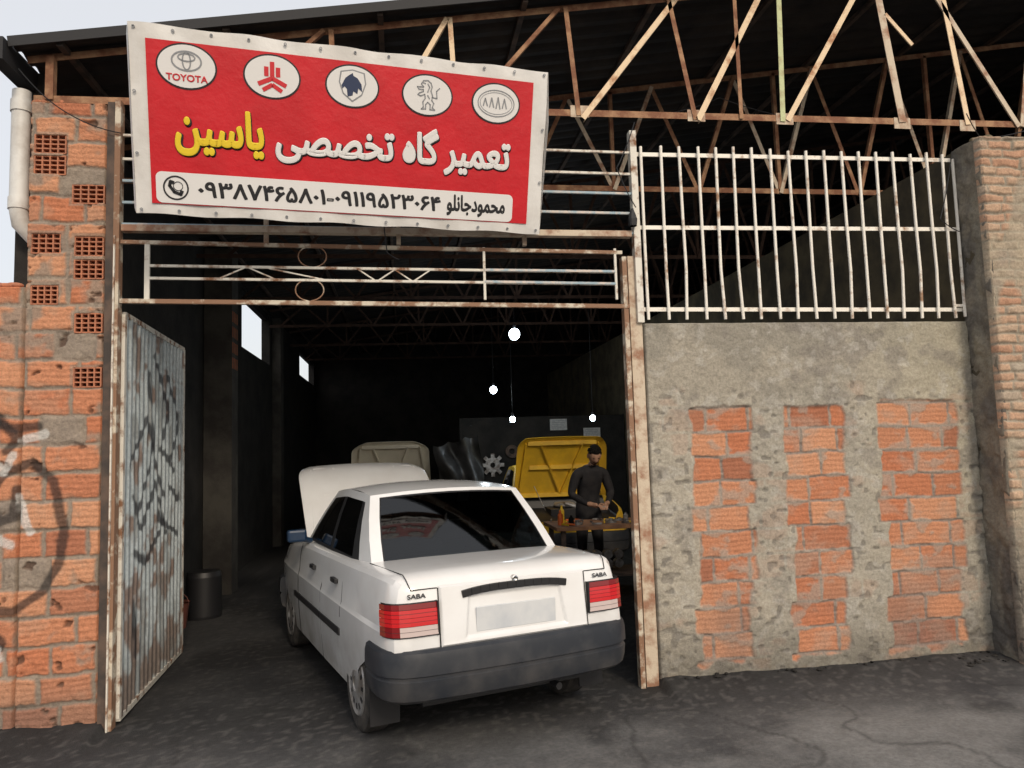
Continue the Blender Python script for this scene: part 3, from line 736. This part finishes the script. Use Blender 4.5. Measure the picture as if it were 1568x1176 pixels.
    g.obj('windows',[M_glass],car,smooth=35,merge=.0008)
    hd=MB(); ca,sa=math.cos(hood_ang),math.sin(hood_ang)
    def hp_(a,b,off=0):
        w=lerp(.69,.645,b)-corner*max(0,(b-.80)/.20)**2; x=.97*b; zc=.03*(1-(2*a-1)**2)-.05*max(0,(b-.82)/.18)**2-.012*b+off
        zc-=.02*max(0,abs(2*a-1)-.93)/.07
        return (1.99+x*ca-zc*sa,(2*a-1)*w,.975+x*sa+zc*ca)
    hd.gridp(lambda a,b:hp_(a,b),20,20,0); hd.gridp(lambda a,b:hp_(a,b,-.014),20,20,0,True)
    for a in (0,1):
        hd.add([hp_(a,i/20) for i in range(21)]+[hp_(a,i/20,-.014) for i in range(21)],[(i,i+1,22+i,21+i) for i in range(20)])
    hd.add([hp_(i/20,1) for i in range(21)]+[hp_(i/20,1,-.014) for i in range(21)],[(i,i+1,22+i,21+i) for i in range(20)])
    for (a0,b0,a1,b1) in ((.06,.04,.94,.04),(.10,.90,.90,.90),(.05,.04,.08,.90),(.95,.04,.92,.90),(.5,.04,.25,.90),(.5,.04,.75,.90),(.15,.5,.85,.5)):
        hd.beam(hp_(a0,b0,-.025),hp_(a1,b1,-.025),.06,.02,0)
    hd.obj('hood',[paint,M_trim],car,smooth=40)
    e=MB(); e.box((2.1,-.25,.45),(2.7,.25,.84),0);e.box((2.15,.35,.5),(2.45,.6,.86),0);e.tube([(2.2,-.1,.88),(2.5,0,.9),(2.6,.3,.8)],.03,1);e.sph((2.35,0,.87),(.16,.16,.05),1)
    e.tube([(2.85,-.35,.84),(2.30,-.42,1.15)],.006,1)
    e.obj('engine',[M_trim,M_hub],car,bevel=.01)
    wh=MB()
    for ax in (0,2.345):
        for sd in (1,-1):
            c=(ax,sd*.70,.282)
            wh.lathe(c,(0,sd,0),[(-.082,.19),(-.084,.24),(-.072,.272),(-.05,.282),(.05,.282),(.072,.272),(.084,.24),(.082,.195),(.078,.185)],48,0)
            wh.lathe(c,(0,sd,0),[(.078,.187),(.088,.178),(.08,.16),(.083,.12),(.092,.07),(.094,.045),(.088,.042),(.090,0)],48,1)
            wh.lathe(c,(0,sd,0),[(-.08,.19),(-.06,.05),(-.06,0)],24,2)
            for k in range(12):
                a=2*math.pi*k/12
                wh.beam((c[0]+.115*math.cos(a),c[1]+sd*.0845,c[2]+.115*math.sin(a)),(c[0]+.15*math.cos(a),c[1]+sd*.082,c[2]+.15*math.sin(a)),.022,.004,2)
            for k in range(5):
                o=-.045+.0225*k; wh.lathe((c[0],c[1]+sd*o,c[2]),(0,sd,0),[(-.002,.2835),(.002,.2835)],48,2)
    wh.obj('wheels',[M_tire,M_hub,M_trim],car,smooth=35)
    def bumper(path,prof,nm,sg_):
        bmp=MB()
        full=path+[(s,-l) for s,l in path[::-1][1:]]
        k=len(full); nor=[]
        for i in range(k):
            a=Vector(full[max(i-1,0)]);b_=Vector(full[min(i+1,k-1)]);t=(b_-a).normalized();nor.append((t.y,-t.x))
        vs=[]
        for i in range(k):
            for (o,z) in prof: vs.append((full[i][0]+nor[i][0]*o*sg_,full[i][1]+nor[i][1]*o*sg_,z))
        m=len(prof); fs=[(i*m+j,i*m+j+1,(i+1)*m+j+1,(i+1)*m+j) for i in range(k-1) for j in range(m-1)]
        fs+=[tuple(range(m)),tuple((k-1)*m+j for j in range(m))[::-1]]
        bmp.add(vs,fs); return bmp.obj(nm,[M_bump],car,smooth=30,merge=.0001)
    prof=[(-.10,.610),(-.01,.615),(.012,.602),(.020,.57),(.022,.485),(.008,.478),(.008,.466),(.018,.458),(.012,.40),(-.002,.355),(-.03,.335),(-.12,.335)]
    bumper([(-.345,.800),(-.45,.808),(-.60,.808),(-.70,.795),(-.77,.765),(-.82,.70),(-.845,.60),(-.865,.3),(-.872,0)],prof,'rear_bumper',1)
    bumper([(2.69,.80),(2.85,.79),(2.97,.74),(3.04,.62),(3.08,.3),(3.09,0)],[(o,z-.06) for o,z in prof],'front_bumper',-1)
    if not detail: return car
    bl_=MB()
    def lid(a,b):
        l=(a*2-1)*.482; z=lerp(.612,.935,b)
        e=min(.482-abs(l),z-.612,.935-z); off=.013*clamp(e/.010)+.001
        hw=lerp(.335,.305,clamp((z-.64)/.22)); q=min(hw-abs(l),z-.640,.872-z)
        off-=.0125*clamp((q+.002)/.016)
        off+=.004*math.exp(-((z-.60)/.02)**2)
        return (rk(-.777,z)-off,l,z)
    bl_.gridp(lid,140,60,0,True); bl_.obj('boot_lid',[paint],car,smooth=30)
    d=MB()
    for sd in (1,-1):
        for (a,b_) in ((.345,.955),(.965,1.84),(1.85,1.995)): d.box((a,min(sd*.797,sd*.815),.50),(b_,max(sd*.797,sd*.815),.545),0)
        for s in (.52,1.25): d.box((s-.065,min(sd*.785,sd*.812),.815),(s+.065,max(sd*.785,sd*.812),.845),0)
    for k in range(12):
        l0=-.345+.69*k/12;l1=-.345+.69*(k+1)/12
        z0=.900-.022*(abs(l0)/.345)**3; z1=.900-.022*(abs(l1)/.345)**3
        d.beam((rk(-.795,.9),l0,z0),(rk(-.795,.9),l1,z1),.040,.022,0,up=(1,0,0))
    d.obj('black_trim_strips',[M_trim],car,bevel=.003)
    s_=MB()
    def lw(z): return float(np.interp(z,[.2,.22,.40,.5,.6,.69,.715,.86,.935,.965,.985],[.77,.78,.797,.803,.805,.804,.791,.780,.764,.745,.72]))
    for sd in (1,-1):
        for s0,zb_,zt_ in ((.96,.22,.955),(1.845,.22,.945),(.34,.62,.965)):
            zz=np.linspace(zb_,zt_,12)
            for a,b_ in zip(zz[:-1],zz[1:]): s_.beam((s0,sd*(lw(a)+.0005),a),(s0,sd*(lw(b_)+.0005),b_),.005,.003,0,up=(0,1,0))
        s_.beam((rk(-.779,.94),sd*.4855,.925),(rk(-.779,.62),sd*.4855,.60),.006,.004,0,up=(1,0,0))
        s_.beam((-.70,sd*.665,1.0),(-.02,sd*.69,.996),.005,.004,0,up=(0,0,1))
        s_.beam((rk(-.777,.93),sd*.49,.925),(rk(-.777,.93),sd*.645,.925),.005,.004,0,up=(1,0,0))
        s_.tube([(rk(-.775,.93),sd*.645,.925),(-.745,sd*.66,.978),(-.70,sd*.665,.998)],.003,0,5)
    s_.obj('panel_seams',[M_seam],car)
    tl=MB()
    plan=[(-.779,.50),(-.779,.60),(-.779,.655),(-.769,.712),(-.749,.748),(-.704,.772),(-.64,.784)]
    def lampband(z0,z1,i0,i1,m,off):
        for sd in (1,-1):
            for i in range(i0,i1):
                P=[]
                for (ii,z) in ((i,z0),(i+1,z0),(i+1,z1),(i,z1)):
                    s,l=plan[ii]; k=ii/6
                    P.append((rk(s,z)-off*(1-k*.8),sd*(l+off*k),z))
                if sd>0:P=P[::-1]
                tl.add(P,[(0,1,2,3)],m)
    lampband(.680,.862,0,6,3,.004)
    lampband(.828,.856,0,6,1,.014); lampband(.785,.826,0,6,0,.016); lampband(.740,.783,0,6,0,.015); lampband(.688,.738,3,6,1,.014); lampband(.688,.738,0,3,2,.014)
    lampband(.804,.808,0,6,1,.0168); lampband(.760,.763,0,6,1,.0158); lampband(.712,.714,0,6,3,.0148)
    for sd in (1,-1):
        tl.box((rk(-.782,.76)-.018,min(sd*.495,sd*.502),.680),(-.77,max(sd*.495,sd*.502),.862),3)
    tl.obj('tail_lamps',[M_red,M_dred,M_clear,M_trim],car)
    p=MB(); xa=rk(-.777,.74); p.box((xa-.012,-.262,.665),(xa-.004,.262,.80)); p.obj('number_plate',[M_plate],car,bevel=.006)
    k=MB(); k.lathe((rk(-.790,.94),0,.930),(-1,0,0),[(-.02,.020),(.008,.020),(.010,.014),(.006,.004)],20); k.obj('lock',[M_chr],car,smooth=40)
    for l in (.615,-.60):
        e2=bpy.data.objects.new('badge_mount',None);COL.objects.link(e2);e2.parent=car
        e2.matrix_local=Matrix(((0,0,-1,rk(-.779,.895)+.096),(-1,0,0,l),(0,1,0,.893),(0,0,0,1)))
        T("SABA",-.055,.055,-.013,.013,M_bump,0.001,.03,e2,'badge',.02)
    mi=MB()
    for sd in (1,-1):
        mi.box((1.66,min(sd*.76,sd*.92),.975),(1.74,max(sd*.76,sd*.92),1.075),0); mi.beam((1.74,sd*.70,.97),(1.70,sd*.80,1.0),.04,.05,0)
    mi.obj('mirrors',[M_mir],car,bevel=.02)
    it=MB()
    for l in (.35,-.35):
        it.box((.93,l-.22,.80),(1.05,l+.22,1.12),0); it.box((.95,l-.11,1.14),(1.03,l+.11,1.27),0)
        it.box((.20,l-.24,.90),(.32,l+.24,1.08),0)
    it.box((-.02,-.62,.985),(.2,.62,1.0),0); it.box((1.6,-.62,.97),(1.9,.62,1.03),0)
    it.tube([(1.45,.35+.17*math.cos(a),1.02+.15*math.sin(a)) for a in np.linspace(0,2*math.pi,20)],.012,0)
    it.obj('interior',[M_seat],car,bevel=.025)
    un=MB(); un.tube([(-.76,-.30,.27),(-.4,-.30,.27)],.022,0); un.box((-.38,.62,.14),(-.365,.80,.36),0); un.box((-.38,-.80,.14),(-.365,-.62,.36),0); un.tube([(0,-.62,.28),(0,.62,.28)],.035,0); un.box((-.66,-.55,.27),(2.9,.55,.33),0)
    un.obj('underbody',[M_trim],car)
    # shorten the tail: this saloon has a very stubby rear overhang
    for ch in car.children:
        if ch.type=='MESH':
            for v in ch.data.vertices:
                if v.co.x<-.34: v.co.x+=.10*clamp((-v.co.x-.34)/.40)
    return car
pc=make_car('parked_car',M_paint,(.418,-.195,.034),rad(107.6),rad(41)); pc.scale=(1,.965,1)
make_car('yellow_car',M_ycar,(2.36,7.7,.03),rad(-92),rad(66),False,.10)
make_car('beige_car',M_bcar,(-.20,10.0,.03),rad(-90),rad(72),False,.22)

# ------------------------------------------------------------------ interior furniture
M_wood=mat('bench_wood',(.34,.17,.08),.7,c2=(.20,.10,.06),scale=8)
M_orange=mat('orange_plastic',(.6,.12,.02),.4); M_yel=mat('yellow_plastic',(.65,.42,.03),.4); M_paper=mat('paper',(.6,.6,.58),.8,c2=(.45,.45,.45),scale=25)
M_tool=mat('tool_metal',(.35,.35,.35),.4,metal=.7,c2=(.15,.13,.12),scale=10)
wb=empty('workbench'); mb=MB()
mb.box((1.62,2.72,.82),(3.2,3.5,.86),0)
for x in (1.68,3.1):
    for y in (2.78,3.44): mb.box((x,y,0),(x+.05,y+.05,.82),1)
mb.box((1.68,2.80,.3),(3.1,3.4,.33),1)
mb.obj('bench',[M_wood,M_dksteel],wb,bevel=.003)
mb=MB()
for k in range(34):
    x=random.uniform(1.68,2.7);y=random.uniform(2.78,3.4);a=random.uniform(0,3.14);l=random.uniform(.04,.12);z=.875
    mb.beam((x,y,z),(x+l*math.cos(a),y+l*math.sin(a),z+random.uniform(0,.01)),.018,.014,random.choice((0,0,1,2)))
for (x,y,m,h) in ((1.72,3.0,1,.16),(1.82,2.9,3,.11),(1.78,3.2,2,.2),(2.5,3.1,0,.1)):
    mb.lathe((x,y,.86),(0,0,1),[(0,.001),(0,.03),(h*.7,.03),(h*.85,.012),(h,.012),(h,.001)],14,m)
for (x,y) in ((1.9,2.95),(2.45,2.9),(2.3,3.0)): mb.lathe((x,y,.86),(0,0,1),[(0,.06),(.025,.06),(.025,.02),(.05,.02),(.05,.001)],18,0)
mb.obj('tools',[M_tool,M_orange,M_yel,M_black],wb)
mb=MB()
for k in range(8): mb.lathe((2.0+.12*(k%4),3.0,.42+.1*(k//4)),(0,1,0),[(-.05,.0),(-.05,.05),(.05,.05),(.05,.02)],14,0)
mb.obj('shelf_parts',[M_tool],wb)
dr=empty('plastic_drum'); mb=MB(); mb.lathe((-2.12,3.3,0.02),(0,0,1),[(0,.0),(0,.17),(.05,.18),(.45,.18),(.5,.165),(.5,.15),(.48,.0)],24); mb.tube([(-2.12+.17*math.cos(a),3.3+.17*math.sin(a),.3) for a in np.linspace(0,6.283,20)],.008,0); mb.obj('drum',[M_trim],dr,smooth=40)
dr=empty('red_bucket'); mb=MB(); mb.lathe((-2.28,2.85,0.02),(0,0,1),[(0,.0),(0,.10),(.26,.13),(.27,.14),(.25,.12)],24); mb.tube([(-2.28+.13*math.cos(a),2.85,.26+.13*math.sin(a)) for a in np.linspace(0,3.1416,12)],.004,0); mb.obj('bucket',[mat('bucket_red',(.15,.05,.035),.6)],dr,smooth=40)
for (x,z) in ((3.05,2.18),(3.72,1.99)):
    o=MB(); o.box((x-.17,9.185,z-.11),(x+.17,9.19,z+.11),0)
    for k in range(5): o.box((x-.13,9.182,z+.07-.035*k),(x+.12,9.184,z+.078-.035*k),1)
    o.obj('wall_notice',[M_paper,M_pg])
o=MB(); o.lathe((1.72,9.16,1.43),(0,-1,0),[(0,.05),(.03,.05),(.03,.14),(.02,.15),(0,.15)],24)
for k in range(8):
    a=k*math.pi/4; o.beam((1.72+.14*math.cos(a),9.14,1.43+.14*math.sin(a)),(1.72+.22*math.cos(a),9.14,1.43+.22*math.sin(a)),.07,.02,0)
o.obj('clutch_disc',[M_tool])
o=MB(); o.lathe((2.1,9.16,1.68),(0,-1,0),[(0,.05),(.03,.06),(.03,.12),(0,.13)],24); o.obj('pulley_wheel',[M_dksteel])
o=MB(); o.gridp(lambda a,b:(.55+.75*a+.05*math.sin(b*5),7.2+.09*math.sin(a*13+b*3)+.07*math.sin(b*7+a*5),1.05+.95*b-.18*(1-a)*b-.05*abs(math.sin(a*9))*b),40,20,0); o.obj('hanging_tarp',[mat('tarp',(.02,.02,.02),.45,c2=(.06,.06,.06),scale=4)],None,smooth=180)

# lamps
M_bulb=emis('bulb_led',(.80,.92,1),28)
lamps=[(1.58,5.0,3.32,.075,17),(1.57,7.5,2.75,.06,9),(1.77,6.7,2.20,.045,6),(3.10,6.7,2.19,.045,9)]
for i,(x,y,z,r,p) in enumerate(lamps):
    e=empty('hanging_lamp',(x,y,z)); mb=MB(); mb.sph((0,0,0),(r,r,r*1.1),0,20,12); mb.obj('bulb',[M_bulb],e,smooth=60)
    mb=MB(); mb.lathe((0,0,r),(0,0,1),[(-.01,.02),(.05,.022),(.06,.008)],12); mb.tube([(0,0,r+.05),(0,0,max(.3,zroof(x)-z-.05))],.004,0,6); mb.obj('cord',[M_trim],e)
    ld=bpy.data.lights.new('lamp_light','POINT'); ld.energy=p; ld.color=(.80,.92,1); ld.shadow_soft_size=r; lo=bpy.data.objects.new('light',ld); COL.objects.link(lo); lo.parent=e; lo.location=(0,0,-r-.12)

# downpipe and neighbour shed
dp=empty('rain_downpipe'); mb=MB()
mb.tube([(-2.53,.12,4.25),(-2.53,.12,3.42),(-2.52,.13,3.33),(-2.44,.2,3.22),(-2.44,.3,3.0),(-2.44,.3,2.9)],.058,0,16); mb.tube([(-2.53,.12,3.42),(-2.53,.12,3.50)],.065,0,16); mb.tube([(-2.53,.12,4.1),(-2.53,.12,4.18)],.066,0,16)
mb.obj('pipe',[M_pipe],dp,smooth=40)
ns=empty('neighbour_shed'); mb=MB(); mb.box((-7,2.2,0),(-2.75,6,2.9),0); mb.add([(-7.2,1.9,2.75),(-2.68,1.9,3.30),(-2.68,6.2,3.55),(-7.2,6.2,2.95),(-7.2,1.9,2.68),(-2.68,1.9,3.23),(-2.68,6.2,3.48),(-7.2,6.2,2.88)],[(0,1,2,3),(7,6,5,4),(0,4,5,1),(1,5,6,2),(2,6,7,3),(3,7,4,0)],1); mb.obj('shed',[M_inwall,M_roofedge],ns)

# cables
cb=MB()
def cable(pts,r=.004):
    P=[Vector(p) for p in pts]; out=[]
    for a,b in zip(P[:-1],P[1:]):
        for k in range(8):
            t=k/8; q=a.lerp(b,t); q.z-=.06*(b-a).length*4*t*(1-t); out.append(q)
    out.append(P[-1]); cb.tube(out,r,0,5)
cable([(-2.45,-.1,4.3),(-2.2,-.06,4.05),(-1.83,-.06,3.9)]); cable([(1.75,-.06,4.1),(1.6,-.05,3.75),(1.73,-.06,3.45)])
cable([(-.1,-.04,3.3),(-.08,-.05,3.1),(0,-.05,3.05)]); cable([(4.3,-.3,4.15),(4.5,-.2,4.0),(5.2,-.3,4.2)]); cable([(1.6,.02,4.2),(2.6,.3,4.5),(3.9,.2,4.3)],.003); cable([(4.35,-.05,3.9),(4.2,-.06,3.4),(4.36,-.06,3.3)])
cb.lathe((1.70,-.06,3.36),(0,0,1),[(-.05,.03),(0,.035),(.05,.02),(.08,.008)],12)
cb.obj('cables',[M_trim])

# rubble at the wall foot
rb=MB()
for k in range(110):
    if k<80: x=random.uniform(4.0,5.2); y=-.20*abs(random.gauss(0,.6))-.02-(.3 if x>4.35 else 0)
    else: x=random.uniform(1.8,4.2); y=-.03-abs(random.gauss(0,.05))
    s=random.uniform(.006,.022); rb.sph((x,y,.055+s*.1+max(0,.03+y*.1)),(s*random.uniform(.8,1.6),s,s*.6),random.choice((0,0,2)),6,4)
rb.obj('rubble',[M_inwall,M_rightin,M_black])

# ------------------------------------------------------------------ mechanic
M_skin=mat('skin',(.42,.24,.16),.6); M_cloth=mat('dark_jacket',(.010,.010,.013),.85,c2=(.022,.020,.022),scale=12); M_hair=mat('hair',(.008,.007,.006),.8,spec=.15)
man=empty('mechanic_man',(2.27,3.90,.02),rad(8))
V=[];Ed=[];Rr=[]
def vtx(p,r,par=None):
    V.append(p);Rr.append(r if isinstance(r,tuple) else (r,r)); i=len(V)-1
    if par is not None:Ed.append((par,i))
    return i
pel=vtx((0,0.02,.93),(.155,.11)); w1=vtx((0,.0,1.07),(.145,.105),pel); ch=vtx((0,-.05,1.25),(.175,.115),w1); up=vtx((0,-.12,1.39),(.11,.09),ch); nk=vtx((0,-.17,1.46),(.055,.055),up); nk2=vtx((0,-.215,1.53),(.05,.05),nk)
hands=[]
for sd in (1,-1):
    sh=vtx((sd*.18,-.10,1.375),(.072,.072),up); el=vtx((sd*.265,-.10,1.12),(.052,.052),sh); wr1=vtx((sd*.14,-.29,1.02),(.036,.036),el); wr2=vtx((sd*.08,-.35,1.005),(.028,.03),wr1); pm=vtx((sd*.045,-.41,.995),(.036,.022),wr2)
    hands.append((sd,pm))
    hp1=vtx((sd*.09,0,.86),(.095,.10),pel); kn=vtx((sd*.11,-.02,.48),(.06,.065),hp1); an=vtx((sd*.11,.01,.09),(.042,.045),kn); to=vtx((sd*.12,-.16,.04),(.042,.035),an)
me=bpy.data.meshes.new('body'); me.from_pydata(V,Ed,[]); bo=bpy.data.objects.new('body',me); COL.objects.link(bo); bo.parent=man
q=bo.modifiers.new('skin','SKIN'); q.use_smooth_shade=True
for i,r in enumerate(Rr): me.skin_vertices[0].data[i].radius=r
me.skin_vertices[0].data[0].use_root=True
q=bo.modifiers.new('sub','SUBSURF'); q.levels=2;q.render_levels=2
bpy.context.view_layer.update()
nm=bpy.data.meshes.new_from_object(bo.evaluated_get(bpy.context.evaluated_depsgraph_get())); bo.modifiers.clear(); bo.data=nm
nm.materials.clear(); nm.materials.append(M_cloth); nm.materials.append(M_skin); nm.materials.append(M_trim)
for p in nm.polygons:
    c=p.center; p.use_smooth=True
    p.material_index=1 if (c.z>1.47 or (c.y<-.325 and .9<c.z<1.1)) else (2 if c.z<.09 else 0)
fg=MB()
for sd,_ in hands:
    base=Vector((sd*.045,-.41,.995))
    for k,(l,) in enumerate(((.070,),(.078,),(.072,),(.058,))):
        b0=base+Vector((sd*(.024-.016*k),-.02,.004)); b1=b0+Vector((-sd*.012,-l*.5,-.004)); b2=b1+Vector((-sd*.014,-l*.3,-.022)); b3=b2+Vector((-sd*.004,-l*.05,-.022))
        fg.tube([b0,b1,b2,b3],[.0095,.009,.008,.006],0,8)
    t0=base+Vector((-sd*.02,.005,.012)); fg.tube([t0,t0+Vector((-sd*.022,-.022,.012)),t0+Vector((-sd*.026,-.05,.006))],[.012,.010,.007],0,8)
fg.tube([(-.05,-.47,.98),(.05,-.47,.985)],.012,1,10)
fg.obj('fingers',[M_skin,M_tool],man,smooth=60)
hd=MB(); n=28;k=20; vs=[];fs=[];mm=[]
for i in range(k+1):
    p=math.pi*i/k
    for j in range(n):
        a=2*math.pi*j/n; x=.076*math.sin(p)*math.cos(a); y=.096*math.sin(p)*math.sin(a); z=.118*math.cos(p)
        if z<0: x*=1-.22*(-z/.118); y*=1-.10*(-z/.118)
        if y<0:
            front=math.exp(-((x/.016)**2)); y-=front*.024*math.exp(-(((z+.012)/.022)**2))
            for ex in (-.031,.031): y+=.009*math.exp(-(((x-ex)/.014)**2))*math.exp(-(((z-.018)/.011)**2))
            y-=.006*math.exp(-((x/.022)**2))*math.exp(-(((z+.052)/.008)**2)); y-=.006*math.exp(-((x/.03)**2))*math.exp(-(((z+.09)/.02)**2)); y-=.005*math.exp(-(((z-.034)/.008)**2))
        vs.append(Vector((x,y,z)))
for i in range(k):
    for j in range(n):
        f=(i*n+j,(i+1)*n+j,(i+1)*n+(j+1)%n,i*n+(j+1)%n); c=sum((vs[t] for t in f),Vector())/4
        fs.append(f); brow=(c.y<-.05 and abs(c.z-.038)<.007 and .012<abs(c.x)<.05); beard=(c.z<-.070 and c.y<.02) or (abs(c.z+.042)<.006 and abs(c.x)<.03 and c.y<-.05)
        hair=c.z>.072 or (c.y>.0 and c.z>-.035)
        mm.append(1 if hair or brow or beard else 0)
for f,m in zip(fs,mm): hd.add([vs[t] for t in f],[(0,1,2,3)],m)
for sd in (1,-1): hd.sph((sd*.078,.008,-.005),(.010,.02,.032),0,10,8)
hs_=MB()
random.seed(11)
for q_ in range(150):   # tousled hair locks over the crown
    a=random.uniform(0,6.283); e_=random.uniform(.05,1.5)
    px_,py_,pz_=.074*math.cos(a)*math.cos(e_),.012+.090*math.sin(a)*math.cos(e_),.045+.078*math.sin(e_)
    if py_<-.05 and pz_<.085: continue
    hd.sph((px_,py_,pz_),(.016,.018,.013),1,6,4)
for sd in (1,-1): hd.sph((sd*.030,-.083,.018),(.010,.006,.006),2,10,6)
ho=hd.obj('head',[M_skin,M_hair,M_black],man,smooth=80,merge=.0002); ho.location=(0,-.255,1.585); ho.rotation_euler=(rad(36),0,rad(-6))

# ------------------------------------------------------------------ light & camera
w=bpy.data.worlds.new('World'); bpy.context.scene.world=w; w.use_nodes=True; nt=w.node_tree
sk=nt.nodes.new('ShaderNodeTexSky'); sk.sky_type='NISHITA'; sk.sun_disc=False; sk.sun_elevation=rad(32); sk.sun_rotation=rad(165); sk.dust_density=5; sk.air_density=1; sk.ozone_density=1
mx=nt.nodes.new('ShaderNodeMix'); mx.data_type='RGBA'; mx.inputs[0].default_value=.58; mx.inputs[7].default_value=(9.6,9.5,9.4,1)   # thin cloud veil
nt.links.new(sk.outputs[0],mx.inputs[6]); bg=nt.nodes['Background']; nt.links.new(mx.outputs[2],bg.inputs[0]); bg.inputs[1].default_value=.125
sl=bpy.data.lights.new('sun','SUN'); sl.energy=1.5; sl.angle=rad(11); sl.color=(1,.86,.68); so=bpy.data.objects.new('sun',sl); COL.objects.link(so)
az=rad(165); el=rad(32); dirv=Vector((math.sin(az)*math.cos(el),math.cos(az)*math.cos(el),math.sin(el)))
so.rotation_euler=dirv.to_track_quat('Z','Y').to_euler()
cd=bpy.data.cameras.new('camera'); cam=bpy.data.objects.new('camera',cd); COL.objects.link(cam); bpy.context.scene.camera=cam
cd.sensor_width=36; cd.lens=36*1140/1568; cd.clip_start=.05; cd.clip_end=1500
th,ro,ps=rad(5.1),rad(1.8),rad(8.5)
fw=Vector((math.sin(ps)*math.cos(th),math.cos(ps)*math.cos(th),math.sin(th))); rt=Vector((math.cos(ps),-math.sin(ps),0)); upv=rt.cross(fw)
r2=rt*math.cos(ro)-upv*math.sin(ro); u2=rt*math.sin(ro)+upv*math.cos(ro)
mw=Matrix.Identity(4)
for i,c in enumerate((r2,u2,-fw,Vector((0,-5.2,1.7)))):
    for kk in range(3): mw[kk][i]=c[kk]
cam.matrix_world=mw
sc=bpy.context.scene; sc.view_settings.view_transform='Standard'; sc.view_settings.look='None'; sc.view_settings.exposure=0
